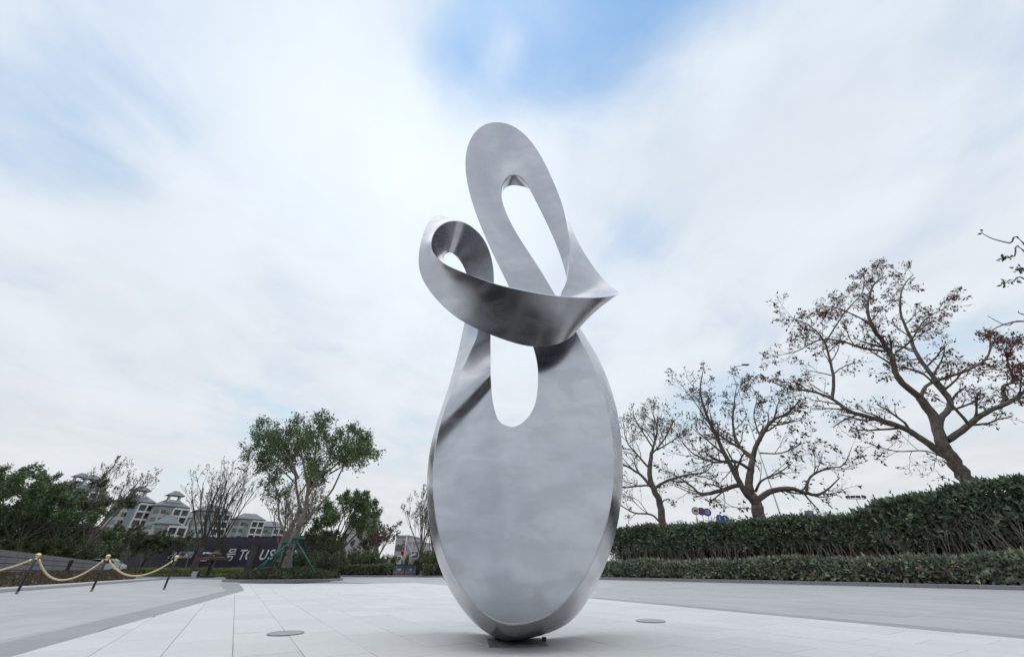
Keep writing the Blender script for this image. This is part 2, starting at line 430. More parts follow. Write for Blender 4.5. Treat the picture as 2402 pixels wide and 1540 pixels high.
# ---------------------------------------------------------------- kerbs
def kerb(name, pts, w, z0, z1, mt, seg=1.0, side=1, label=None, lim=300, zs=None):
    """a run of kerb stones; each stone its own object"""
    root = link(name, mesh(name, [], [])); tag(root, kind='structure')
    P = [np.array(p) for p in pts]; acc = []
    for i in range(len(P)-1):
        d = P[i+1]-P[i]; l = np.linalg.norm(d); n = max(1, int(round(l/seg)))
        for k in range(n): acc.append((P[i]+d*k/n, P[i]+d*(k+1)/n))
    base = MB()
    for a, b in acc:
        d = (b-a)/np.linalg.norm(b-a); n = np.array([-d[1], d[0]])*side; g = 0.006
        a2, b2 = a+d*g, b-d*g
        q = [a2, b2, b2+n*w, a2+n*w]; q = [tuple(x) for x in ccw(q)]
        c = np.mean(q, axis=0); V, F = tile_verts([np.array(x)-c for x in q], z1, z0, gap=0.0, ch=0.012)
        link('kerb_stone', mesh('kerb_stone', V, F, [mt]), root, (c[0], c[1], rng.uniform(-.002, .002)))
        base.add([(x, y, z1-0.03) for x, y in ccw([a+n*0.02, b+n*0.02, b+n*(w-.02), a+n*(w-.02)])], [(0,1,2,3)])
    root.data = mesh(name, base.v, base.f, [M_JOINT])
    return root
kerb('kerb', [K5, K4, K3, K2, K1, K0, g2(700, 1350)], 0.22, -0.03, 0.13, M_KERB, seg=1.2, side=-1)
kerb('kerb', [KLb, KL0, KL1], 0.85, -0.03, 0.11, M_KERBW, seg=1.2, side=1)

# drain covers set in the paving
M_COVER = mat('cover_stone', (0.38, 0.385, 0.39), 0.55, var=.12, scale=8); M_CRIM = mat('cover_rim', (0.30, 0.31, 0.31), 0.6, 0.0)
def cover(px, py, rr, lab):
    p = gp(px, py); t = thing('manhole_cover', (p.x, p.y, 0.0035), lab, 'manhole cover', 'round covers set in the pale paving')
    m = MB(); m.lathe([(rr-0.016, 0.0), (rr-0.016, 0.006), (rr, 0.006), (rr, 0.0)], 48); m.obj('rim', [M_CRIM], t)
    m = MB(); m.lathe([(rr-0.019, 0.0), (rr-0.019, 0.005)], 48); m.obj('lid', [M_COVER], t)
cover(670, 1485, 0.225, 'round pale cover flush in the white slabs left of the sculpture')
cover(1526, 1456, 0.235, 'round pale cover flush in the white slabs right of the sculpture')

# ---------------------------------------------------------------- stanchions and ropes
M_BLK = mat('black_paint', (0.018, 0.018, 0.02), 0.35); M_GOLD = mat('brass', (0.78, 0.60, 0.33), 0.22, 1.0, var=.1)
M_ROPE = mat('gold_rope', (0.72, 0.58, 0.36), 0.5, 0.35, var=.15, scale=30)
def stanchion(p, label):
    t = thing('stanchion', (p[0], p[1], 0.0), label, 'stanchion', 'black and gold stanchions of the rope barrier')
    m = MB(); m.lathe([(0.036, 0.07), (0.036, 0.985)], 20); m.obj('pole', [M_BLK], t, True)
    m = MB(); m.lathe([(0.040, 0.001), (0.040, 0.055), (0.037, 0.07)], 20); m.obj('foot_collar', [mat('worn_brass', (0.30, 0.26, 0.16), 0.45, 0.8)], t, True)
    m = MB(); m.lathe([(0.040, 0.985), (0.044, 0.995), (0.028, 1.015), (0.024, 1.04), (0.034, 1.05)], 20); m.obj('neck', [M_GOLD], t, True)
    m = MB(); m.lathe([(0.034, 1.05), (0.045, 1.065)] + [(0.078*math.sin(a), 1.118-0.062*math.cos(a)) for a in [R(x) for x in range(40, 181, 14)]], 24); m.obj('finial_ball', [M_GOLD], t, True)
    return t
SP = [gp(38, 1392), gp(214, 1386), gp(384, 1382)]
S0 = SP[0] + (SP[0]-SP[1])*1.02
S0 = Vector((S0.x-0.8, S0.y-1.0, 0))
SL = [stanchion(SP[0], 'black stanchion with gold ball, leftmost of the three in the photo'), stanchion(SP[1], 'black stanchion with gold ball in front of the end of the stone wall'),
      stanchion(SP[2], 'black stanchion with gold ball at the right end of the rope barrier'), stanchion(S0, 'black stanchion beyond the left edge holding the outgoing rope')]
def stanchion_px(px, py, lab): return stanchion(gp(px, py), lab)
stanchion_px(1042, 1358, 'black stanchion foot just showing behind the left rim of the sculpture')
def rope(p, q, sag, label):
    t = thing('barrier_rope', ((p+q)/2)[:], label, 'rope', 'gold ropes of the barrier'); t.location.z = 0
    d = (q-p); d.z = 0; d.normalize()
    a = p + d*0.075 + Vector((0, 0, 0.99)); b = q - d*0.075 + Vector((0, 0, 0.99))
    n = 150; C = []
    for i in range(n+1):
        s = i/n; z = a.z + (b.z-a.z)*s - sag*(1-(2*s-1)**2) ; C.append(Vector((a.x+(b.x-a.x)*s, a.y+(b.y-a.y)*s, z)))
    m = MB(); up = Vector((0, 0, 1)); side = d.cross(up)
    for k in range(3):
        pts = []
        for i, c in enumerate(C):
            if i < 3 or i > n-3: continue
            an = 2*math.pi*k/3 + i*0.95
            T = (C[min(i+1, n)]-C[max(i-1, 0)]).normalized(); u = side; w = T.cross(u)
            pts.append(c + (u*math.cos(an)+w*math.sin(an))*0.015)
        m.tube(pts, 0.0165, 6)
    off = Vector(t.location); m.v = [tuple(Vector(v)-off) for v in m.v]; m.obj('cord', [M_ROPE], t, True)
    for e, (c0, c1) in enumerate(((C[0], C[5]), (C[-1], C[-6]))):
        q_ = MB(); q_.tube([c0-off, (c0*.5+c1*.5)-off, c1-off], [0.02, 0.033, 0.036], 10); q_.obj('end_cap', [M_GOLD], t, True)
rope(SP[0], SP[1], 0.62, 'gold twisted rope hanging between the left and middle stanchions')
rope(SP[1], SP[2], 0.52, 'gold twisted rope hanging between the middle and right stanchions')
rope(S0, SP[0], 0.50, 'gold rope running out of the left edge of the photo')

# ---------------------------------------------------------------- text
_tc = {}
def text_mesh(s, size, ext=0.01, mt=None, shear=0.0, bold=0.0):
    cu = bpy.data.curves.new('txt', 'FONT'); cu.body = s; cu.size = size; cu.extrude = ext; cu.align_x = 'CENTER'; cu.align_y = 'CENTER'; cu.shear = shear; cu.offset = bold; cu.resolution_u = 3
    o = bpy.data.objects.new('txt', cu); COL.objects.link(o)
    dg = bpy.context.evaluated_depsgraph_get(); me = bpy.data.meshes.new_from_object(o.evaluated_get(dg))
    bpy.data.objects.remove(o); me.materials.clear()
    if mt: me.materials.append(mt)
    return me
def lettering(name, s, size, parent, loc, rz, mt, ext=0.01, shear=0.0, bold=0.0, vertical=False):
    me = text_mesh(s, size, ext, mt, shear, bold)
    return link(name, me, parent, loc, (math.pi/2, 0, rz))

# ---------------------------------------------------------------- stone wall at the left
M_STONE = granite('wall_granite', (0.23, 0.233, 0.24), 0.35, 0.3)
M_DARKJ = mat('wall_joint', (0.03, 0.03, 0.032), 0.9)
def stone_wall():
    a = gp(-260, 1372); b = gp(238, 1350); a = Vector((-26.5, 17.5, 0)); 
    # near end left of the frame, far end behind the second stanchion
    def base(px, Y): 
        p = at(px, 1340, Y); return np.array((p.x, p.y))
    A = base(-60, 23.0); B = base(238, 42.0)
    pL = at(0, 1290, 24.8).z; pR = at(240, 1318, 42.0).z
    # extend the line beyond the frame
    dirv = (B-A)/np.linalg.norm(B-A); A = A - dirv*6; Lw = np.linalg.norm(B-A)
    i0 = at(0, 1290, 24.8); s0 = np.dot(np.array((i0.x, i0.y))-A, dirv)
    def htop(s): return pL + (pR-pL)*(s-s0)/(Lw-s0)
    t = thing('stone_wall', (A[0], A[1], 0), 'low grey granite block wall with sloping top behind the rope barrier', 'wall', rz=math.atan2(dirv[1], dirv[0]))
    m = MB(); m.add([(0,-0.02,0),(Lw,-0.02,0),(Lw,-0.02,htop(Lw)-.03),(0,-0.02,htop(0)-.03),(0,.4,0),(Lw,.4,0),(Lw,.4,htop(Lw)-.03),(0,.4,htop(0)-.03)],
                    [(0,1,2,3),(5,4,7,6),(1,5,6,2),(4,0,3,7),(3,2,6,7)]); m.obj('core', [M_DARKJ], t)
    rows = 5
    for r in range(rows):
        s = -rng.random()*1.0; k = 0
        while s < Lw:
            w = rng.choice((1.0, 1.25, 1.6, 0.8))*1.05; s1 = min(s+w, Lw+0.02); s0_ = max(s, 0)
            if s1-s0_ > 0.1:
                g = 0.022; pr = rng.uniform(0.0, 0.02)
                za0, za1 = htop(s0_)*r/rows+g, htop(s0_)*(r+1)/rows-g*0.3; zb0, zb1 = htop(s1)*r/rows+g, htop(s1)*(r+1)/rows-g*0.3
                V = [(s0_+g, -0.03-pr, za0), (s1-g*.2, -0.03-pr, zb0), (s1-g*.2, -0.03-pr, zb1), (s0_+g, -0.03-pr, za1),
                     (s0_+g, 0.40, za0), (s1-g*.2, 0.40, zb0), (s1-g*.2, 0.40, zb1), (s0_+g, 0.40, za1)]
                link('stone_block', mesh('stone_block', V, [(0,1,2,3),(5,4,7,6),(1,5,6,2),(4,0,3,7),(3,2,6,7),(0,4,5,1)], [M_STONE]), t)
            s = s1
    # weathered bronze characters
    i1 = at(166, 1322, 33.5); 
    # walk along the wall to the picture column of the characters
    best = min(((abs((lambda w: 1201+FPX*w[0]/ (w[1]*math.cos(PITCH)+(w[2]-EYE)*math.sin(PITCH)) )((A[0]+dirv[0]*s, A[1]+dirv[1]*s, 1.0))-166), s) for s in np.linspace(0, Lw, 400)))[1]
    MB_ = mat('weathered_bronze', (0.05, 0.045, 0.03), 0.5, 0.5, var=.3)
    h = htop(best)
    lettering('character', '观', h*0.62, t, (best-0.35, -0.075, h*0.62), 0, MB_, 0.02, bold=0.01)
    m = MB()
    for k in range(5): m.box((best-0.95+k*0.28, -0.07, h*0.23), (0.2, 0.03, 0.07))
    m.obj('small_letters', [MB_], t)
    return A, dirv, Lw
WALL = stone_wall()
# ---------------------------------------------------------------- the sculpture
# three running edges of one closed band of triangular section: (a, b, c), picture point + depth
ST = [
 # plate, bottom centre going left and up: a = back rim, b = plate outer edge, c = hole edge
 ((1213,1504,5.86),(1213,1466,5.42),(1199,999,5.62)),
 ((1180,1497,5.88),(1167,1459,5.42),(1185,995,5.62)),
 ((1131,1470,5.95),(1126,1431,5.44),(1176,990,5.62)),
 ((1090,1425,6.05),(1085,1384,5.48),(1168,981,5.63)),
 ((1054,1369,6.15),(1048,1322,5.52),(1163,967,5.64)),
 ((1025,1296,6.25),(1028,1255,5.56),(1159,951,5.66)),
 ((1011,1234,6.32),(1018,1188,5.60),(1156,934,5.68)),
 ((1005,1162,6.38),(1014,1121,5.66),(1154,915,5.74)),
 ((1007,1090,6.42),(1020,1049,5.68),(1153,895,5.72)),
 ((1018,1026,6.45),(1033,987,5.61),(1152,873,5.66)),
 ((1038,955,6.45),(1059,920,5.75),(1152,848,5.76)),
 ((1062,872,6.45),(1087,858,5.95),(1152,820,5.94)),
 ((1079,807,6.42),(1110,806,5.99),(1152,795,5.99)),
 ((1089,755,6.40),(1124,770,6.06),(1152,765,6.02)),
 ((1102,705,6.40),(1112,712,6.15),(1157,715,6.00)),
 # rising behind the front band into the small loop: b = far (inner hole) edge, c = near edge
 ((1122,665,6.38),(1098,655,6.28),(1160,664,5.95)),
 ((1128,625,6.35),(1088,628,6.32),(1158,623,5.88)),
 ((1122,590,6.30),(1078,611,6.34),(1149,588,5.80)),
 ((1110,560,6.22),(1067,599,6.34),(1135,558,5.72)),
 ((1093,537,6.10),(1060,594,6.34),(1112,534,5.64)),
 ((1070,518,5.95),(1053,593,6.32),(1086,519,5.57)),
 ((1042,507,5.85),(1046,596,6.28),(1056,517,5.50)),
 ((1020,504,5.80),(1041,603,6.22),(1034,527,5.45)),
 ((1003,521,5.75),(1040,615,6.14),(1018,544,5.40)),
 ((991,550,5.72),(1042,625,6.05),(1010,571,5.36)),
 ((983,584,5.68),(1052,640,5.96),(1015,590,5.32)),
 ((980,617,5.64),(1068,655,5.90),(1034,613,5.27)),
 # front band sweeping to the right: c = top edge, a = bottom edge, b hidden behind
 ((986,648,5.60),(1090,670,5.84),(1058,626,5.23)),
 ((1004,680,5.56),(1120,682,5.80),(1092,640,5.18)),
 ((1032,714,5.52),(1150,692,5.77),(1126,652,5.14)),
 ((1068,745,5.48),(1180,700,5.75),(1160,664,5.10)),
 ((1110,769,5.45),(1205,706,5.75),(1195,673,5.08)),
 ((1160,790,5.43),(1232,712,5.76),(1240,682,5.07)),
 ((1212,808,5.43),(1258,717,5.79),(1285,690,5.10)),
 ((1260,816,5.46),(1282,720,5.83),(1330,695,5.18)),
 ((1305,810,5.54),(1302,722,5.88),(1375,697,5.34)),
 ((1335,794,5.68),(1316,722,5.94),(1415,696,5.58)),
 ((1351,779,5.88),(1324,718,6.00),(1443,692,5.82)),
 # tight bend at the right-hand point, then flaring up and back
 ((1352,770,6.05),(1322,708,6.02),(1456,687,6.00)),
 ((1350,752,6.16),(1318,700,6.03),(1447,680,6.12)),
 ((1346,732,6.20),(1312,692,6.03),(1431,668,6.22)),
 ((1340,706,6.20),(1323,672,6.01),(1411,649,6.30)),
 ((1331,664,6.18),(1333,645,5.98),(1387,617,6.36)),
 ((1322,625,6.15),(1336,608,5.94),(1365,583,6.40)),
 ((1306,578,6.10),(1335,564,5.90),(1346,546,6.43)),
 # tall ring: b = outer edge, a = hole edge, c = back edge
 ((1286,532,6.05),(1326,503,5.88),(1322,490,6.45)),
 ((1266,490,6.02),(1310,452,5.86),(1296,470,6.45)),
 ((1249,457,6.00),(1290,404,5.86),(1268,453,6.44)),
 ((1237,434,5.99),(1264,355,5.87),(1246,444,6.42)),
 ((1224,416,5.98),(1234,316,5.88),(1230,439,6.40)),
 ((1207,409,5.98),(1200,292,5.90),(1210,435,6.39)),
 ((1192,413,5.98),(1167,285,5.92),(1196,436,6.39)),
 ((1182,426,5.98),(1137,290,5.94),(1187,440,6.40)),
 ((1177,442,5.99),(1111,311,5.95),(1180,448,6.40)),
 ((1176,457,6.00),(1095,344,5.97),(1175,462,6.42)),
 ((1180,478,6.02),(1090,384,5.98),(1168,484,6.44)),
 ((1190,504,6.04),(1095,430,6.00),(1164,510,6.46)),
 ((1206,536,6.06),(1108,480,6.02),(1172,542,6.48)),
 ((1227,570,6.08),(1127,531,6.04),(1190,580,6.48)),
 ((1254,610,6.10),(1150,585,6.06),(1215,618,6.48)),
 ((1280,651,6.10),(1174,634,6.08),(1245,655,6.46)),
 ((1303,691,6.10),(1194,675,6.08),(1275,690,6.44)),
 # behind the front band into the right arm of the plate: b = hole edge, a = plate outer edge, c = back rim
 ((1325,726,6.08),(1213,722,6.06),(1315,722,6.42)),
 ((1346,765,6.04),(1235,776,6.02),(1356,762,6.42)),
 ((1364,802,5.98),(1250,815,5.94),(1382,802,6.42)),
 ((1386,842,5.92),(1258,848,5.87),(1404,842,6.45)),
 ((1405,894,5.85),(1261,880,5.81),(1424,888,6.45)),
 ((1425,961,5.77),(1259,918,5.76),(1441,946,6.45)),
 ((1437,1028,5.70),(1255,942,5.71),(1451,1008,6.44)),
 ((1441,1100,5.64),(1249,958,5.68),(1457,1086,6.40)),
 ((1435,1172,5.60),(1242,970,5.66),(1455,1152,6.36)),
 ((1420,1245,5.56),(1236,978,5.64),(1448,1219,6.30)),
 ((1394,1312,5.52),(1229,985,5.63),(1430,1291,6.24)),
 ((1363,1369,5.48),(1222,991,5.62),(1404,1353,6.15)),
 ((1322,1415,5.44),(1215,995,5.62),(1369,1419,6.05)),
 ((1281,1449,5.42),(1208,998,5.62),(1325,1466,5.95)),
]
NS = len(ST)
_st = []
for i, (a, b, c) in enumerate(ST):
    a, b, c = list(a), list(b), list(c)
    if i < 14: b[2] -= 0.42*max(0.0, (b[1]-1000)/466)
    if i > NS-14: a[2] -= 0.42*max(0.0, (a[1]-1000)/466)
    if 0 < i < 14: a[2] += 0.85*math.sin(math.pi*(i/14)**.75)
    if NS-14 < i <= NS-1: c[2] += 0.85*math.sin(math.pi*((NS-i)/14)**.75)
    _st.append((a, b, c))
ST = _st
def st_pt(i, e):
    """edge e (0..2) of station i, with the one-third turn where the band closes on itself"""
    while i >= NS: i -= NS; e = {0: 1, 1: 2, 2: 0}[e]
    while i < 0: i += NS; e = {1: 0, 2: 1, 0: 2}[e]
    return np.array(at(*ST[i][e]))
def sculpture():
    base = gp(1214, 1503)
    t = thing('sculpture', (base.x, base.y, 0), 'tall twisted ribbon sculpture of brushed stainless steel standing on the pale paving', 'sculpture')
    SUB = 6; NV = NS*SUB
    # sample + smooth the three edges as one long closed curve
    L = []
    for e in range(3):
        for i in range(NS):
            p0, p1, p2, p3 = (st_pt(i+k, e) for k in (-1, 0, 1, 2))
            for k in range(SUB):
                s = k/SUB
                L.append(0.5*((2*p1)+(p2-p0)*s+(2*p0-5*p1+4*p2-p3)*s*s+(-p0+3*p1-3*p2+p3)*s**3))
        # order: after NS stations edge 0 -> continues as edge 1 -> 2 (see st_pt)
    L = np.array(L)          # edges are chained 0 -> 1 -> 2 -> 0
    for _ in range(14):
        L = 0.5*L + 0.25*(np.roll(L, 1, axis=0) + np.roll(L, -1, axis=0))
    E = L.reshape(3, NV, 3)
    def ev(i, e):
        while i >= NV: i -= NV; e = {0: 1, 1: 2, 2: 0}[e]
        return E[e, i]
    V = []; F = []
    CH = 0.015; MQ = 10
    def BOW(e0, si, ln):
        if e0 == 0 and (si < 14): return -1.1*min(1, max(0, (14-si)/4))        # left rim swells outwards
        if e0 == 2 and si > NS-15: return -1.1*min(1, max(0, (si-NS+15)/4))     # right rim
        return 0.0 if ln < .35 else 0.55
    for e0, e1 in ((0, 1), (1, 2), (2, 0)):
        k0 = len(V)
        for i in range(NV+1):
            A = ev(i, e0); B = ev(i, e1); Cc = ev(i, 3-e0-e1)
            d = B-A; ln = np.linalg.norm(d)+1e-9; d /= ln
            A2 = A + d*min(CH, ln*.2); B2 = B - d*min(CH, ln*.2)
            nrm_ = np.cross(d, Cc-A); 
            inw = (Cc - A) - d*np.dot(Cc-A, d); inw /= np.linalg.norm(inw)+1e-9
            for q in range(MQ+1):
                s = q/MQ
                V.append(A2*(1-s)+B2*s + inw*(0.05*min(ln, 1.6))*math.sin(math.pi*s)*BOW(e0, i/SUB, ln))
        for i in range(NV):
            for q in range(MQ):
                a = k0+i*(MQ+1)+q; F.append((a, a+1, a+MQ+2, a+MQ+1))
    for e in range(3):
        o1, o2 = [x for x in range(3) if x != e]
        k0 = len(V)
        for i in range(NV+1):
            A = ev(i, e); d1 = ev(i, o1)-A; d2 = ev(i, o2)-A
            l1 = np.linalg.norm(d1)+1e-9; l2 = np.linalg.norm(d2)+1e-9
            V.append(A + d1/l1*min(CH, l1*.2)); V.append(A + d2/l2*min(CH, l2*.2))
        for i in range(NV):
            a = k0+2*i; F.append((a, a+1, a+3, a+2))
    body = part_w('ribbon_body', V, F, M_STEEL, t, smooth=True)
    # thin anchor plate and two lugs on the paving
    M_ANCH = mat('anchor_steel', (0.09, 0.09, 0.095), 0.5, 0.6, var=.2)
    b = MB(); b.box((-0.02, -0.12, 0.008), (0.66, 0.50, 0.014), rz=R(6)); b.obj('anchor_plate', mat('anchor_plate', (0.30, 0.30, 0.31), 0.6, 0.2, var=.2), t)
    for dx, dy in ((-0.25, 0.0), (0.32, 0.02)):
        q = MB(); q.box((0, 0, 0.02), (0.05, 0.07, 0.035)); q.obj('lug', M_ANCH, t, loc=(dx, dy, 0))
    return t
sculpture()
# ---------------------------------------------------------------- leaves and trees
def leaf_arrays(P, D, size, wid=0.42, droop=0.0):
    """one folded blade per point"""
    n = len(P); D = D/(np.linalg.norm(D, axis=1, keepdims=True)+1e-9)
    rnd = nr.normal(size=(n, 3)); S = np.cross(D, rnd); S /= np.linalg.norm(S, axis=1, keepdims=True)+1e-9
    U = np.cross(S, D); s = np.asarray(size).reshape(-1, 1)*np.ones((n, 1))
    b = P; tip = P + D*s; mid = P + D*s*0.45
    l = mid + S*s*wid*.5 + U*s*0.10; r = mid - S*s*wid*.5 + U*s*0.10
    V = np.stack([b, l, tip, r], axis=1).reshape(-1, 3)
    i = np.arange(n)*4
    F = np.concatenate([np.stack([i, i+2, i+1], 1), np.stack([i, i+3, i+2], 1)])
    return V, F
class Tree:
    def __init__(s, seed, wob=0.18, trop=0.06):
        s.r = np.random.default_rng(seed); s.wob = wob; s.trop = trop
        s.big = []; s.small = []; s.tips = []; s.tdir = []; s.tlev = []
        s.hang = 0.0
    def tube(s, P, rad, n):
        (s.big if rad[0] > s.bigr else s.small).append((np.array(P), np.array(rad), n))
    bigr = 0.05; rmin = 0.007
    def branch(s, p, d, L, r, lev, maxlev, nch, spread, ratio, leafgap=None, flat=0.0, trop=None):
        n = 4 if lev < maxlev else 3; P = [np.array(p)]; d = np.array(d)/np.linalg.norm(d); dirs = [d]
        tr = s.trop if trop is None else trop
        for k in range(n):
            d = d + s.r.normal(size=3)*s.wob + np.array([0, 0, tr - (s.hang if lev == maxlev else 0)]); d /= np.linalg.norm(d); P.append(P[-1]+d*L/n); dirs.append(d)
        rad = np.linspace(r, max(r*0.4, s.rmin), n+1)
        s.tube(P, rad, 6 if r > 0.05 else (4 if r > .018 else 3))
        s.sprout(P, dirs, rad, L, lev, maxlev, nch, spread, ratio, flat)
    def sprout(s, P, dirs, rad, L, lev, maxlev, nch, spread, ratio, flat=0.0, t0=0.25, count=None, lenf=1.0):
        P = [np.array(q) for q in P]; n = len(P)-1
        if lev >= maxlev:
            for k in range(1, n+1):
                s.tips.append(P[k]); s.tdir.append(dirs[min(k, len(dirs)-1)])
                s.tips.append(P[k]*.5+P[k-1]*.5); s.tdir.append(dirs[min(k, len(dirs)-1)])
            return
        m = count if count is not None else nch[min(lev, len(nch)-1)]
        for q in range(m):
            f = t0 + (1-t0)*(q+s.r.random())/m; x = f*n; k = min(int(x), n-1); w = x-k
            p = P[k]*(1-w)+P[k+1]*w; d = dirs[min(k+1, len(dirs)-1)]; rr = (rad[k]*(1-w)+rad[k+1]*w)
            rv = s.r.normal(size=3); rv[2] *= (1-flat); side = np.cross(d, rv); side /= np.linalg.norm(side)+1e-9
            a = spread*(0.7+0.6*s.r.random()); nd = d*math.cos(a)+side*math.sin(a)
            s.branch(p, nd, lenf*L*ratio*(1-0.45*f)*(0.75+.5*s.r.random()), max(rr*0.5, s.rmin), lev+1, maxlev, nch, spread, ratio, flat=flat)
        # leader tip
        s.tips.append(P[-1]); s.tdir.append(dirs[-1])
    def limb(s, pts, rads, n=8, sub=4):
        Q = smoothpoly([tuple(p) for p in pts], sub); Rr = np.interp(np.linspace(0, 1, len(Q)), np.linspace(0, 1, len(rads)), rads)
        Q = np.array(Q); 
        j = s.r.normal(size=Q.shape)*Rr[:, None]*0.12; j[0] = 0; Q = Q+j
        s.tube(Q, Rr, n); T = np.gradient(Q, axis=0); T /= np.linalg.norm(T, axis=1, keepdims=True)+1e-9
        return Q, T, Rr
    def merge(s, L):
        V = []; F4 = []; off = 0
        for P, rad, n in L:
            v, f = tube_mesh(P, rad, n, cap=False); V.append(v); F4.append(np.array(f)+off); off += len(v)
        return (np.concatenate(V), np.concatenate(F4)) if V else (np.zeros((0, 3)), np.zeros((0, 4), int))
def make_tree(T, name, label, cat, group, barkm, leafm, leafsize, leaves_per=2, loc=None, spreadl=0.6, droop=0.2, wid=0.42, extra=None, keep=1.0, origin=None, clump=0.0):
    origin = np.array(origin if origin is not None else (0, 0, 0))
    t = thing(name, tuple(origin if loc is None else loc), label, cat, group)
    V, F = T.merge(T.big)
    link('trunk', mesh('trunk', V-origin, F, [barkm], True), t)
    V, F = T.merge(T.small)
    if len(V): tag(link('twigs', mesh('twigs', V-origin, F, [barkm], True), t), kind='stuff')
    P = np.array(T.tips); D = np.array(T.tdir)
    if keep < 1:
        k = T.r.random(len(P)) < keep; P = P[k]; D = D[k]
    if leafm is not None and len(P):
        P = np.repeat(P, leaves_per, axis=0); D = np.repeat(D, leaves_per, axis=0)
        P = P + T.r.normal(size=P.shape)*clump
        D = D*0.5 + T.r.normal(size=D.shape)*spreadl + np.array([0, 0, -droop])
        V, F = leaf_arrays(P, D, leafsize*(0.6+0.8*T.r.random(len(P))), wid)
        link('crown', mesh('crown', V-origin, F, [leafm]), t)
    if extra:
        for nm, frac, m_, sz, cnt, fn in extra:
            P = np.array(T.tips); D = np.array(T.tdir); w = fn(P) if fn else np.ones(len(P))
            k = T.r.random(len(P)) < frac*w; P = np.repeat(P[k], cnt, axis=0); D = np.repeat(D[k], cnt, axis=0)
            P = P + T.r.normal(size=P.shape)*sz*0.6
            D = D*0.2 + T.r.normal(size=D.shape)*0.6 + np.array([0, 0, -0.4])
            V, F = leaf_arrays(P, D, sz*(0.6+0.8*T.r.random(len(P))), 0.45)
            tag(link(nm, mesh(nm, V-origin, F, [m_]), t), kind='stuff')
    return t
def bark(name, c, var=.35): return mat(name, c, 0.9, var=var, scale=4, bump=.6, bscale=14)
M_BARK = bark('bark_grey', (0.125, 0.105, 0.09)); M_BARKD = bark('bark_dark', (0.07, 0.06, 0.05)); M_BARKB = bark('bark_brown', (0.19, 0.155, 0.13)); M_BARKP = bark('bark_pale', (0.26, 0.225, 0.19))
M_BARKT = bark('bark_twig', (0.10, 0.082, 0.075))
L_DARK = leafmat('leaf_dark', (0.049, 0.069, 0.032), (0.133, 0.175, 0.075), trans=.15)
L_MID = leafmat('leaf_mid', (0.069, 0.105, 0.039), (0.172, 0.239, 0.087), trans=.2)
L_FEATH = leafmat('leaf_feather', (0.052, 0.087, 0.036), (0.126, 0.200, 0.077), (0.266, 0.367, 0.126), trans=.2)
L_OLIVE = leafmat('leaf_olive', (0.061, 0.071, 0.041), (0.127, 0.144, 0.081), trans=.2)
L_SPARSE = leafmat('leaf_sparse', (0.045, 0.06, 0.03), (0.10, 0.115, 0.06), (0.14, 0.05, 0.04), trans=.2)
L_RED = leafmat('seed_red', (0.07, 0.012, 0.018), (0.17, 0.028, 0.038), trans=.1)
L_BROWN = leafmat('leaf_brown', (0.07, 0.05, 0.035), (0.13, 0.10, 0.07), trans=.1)

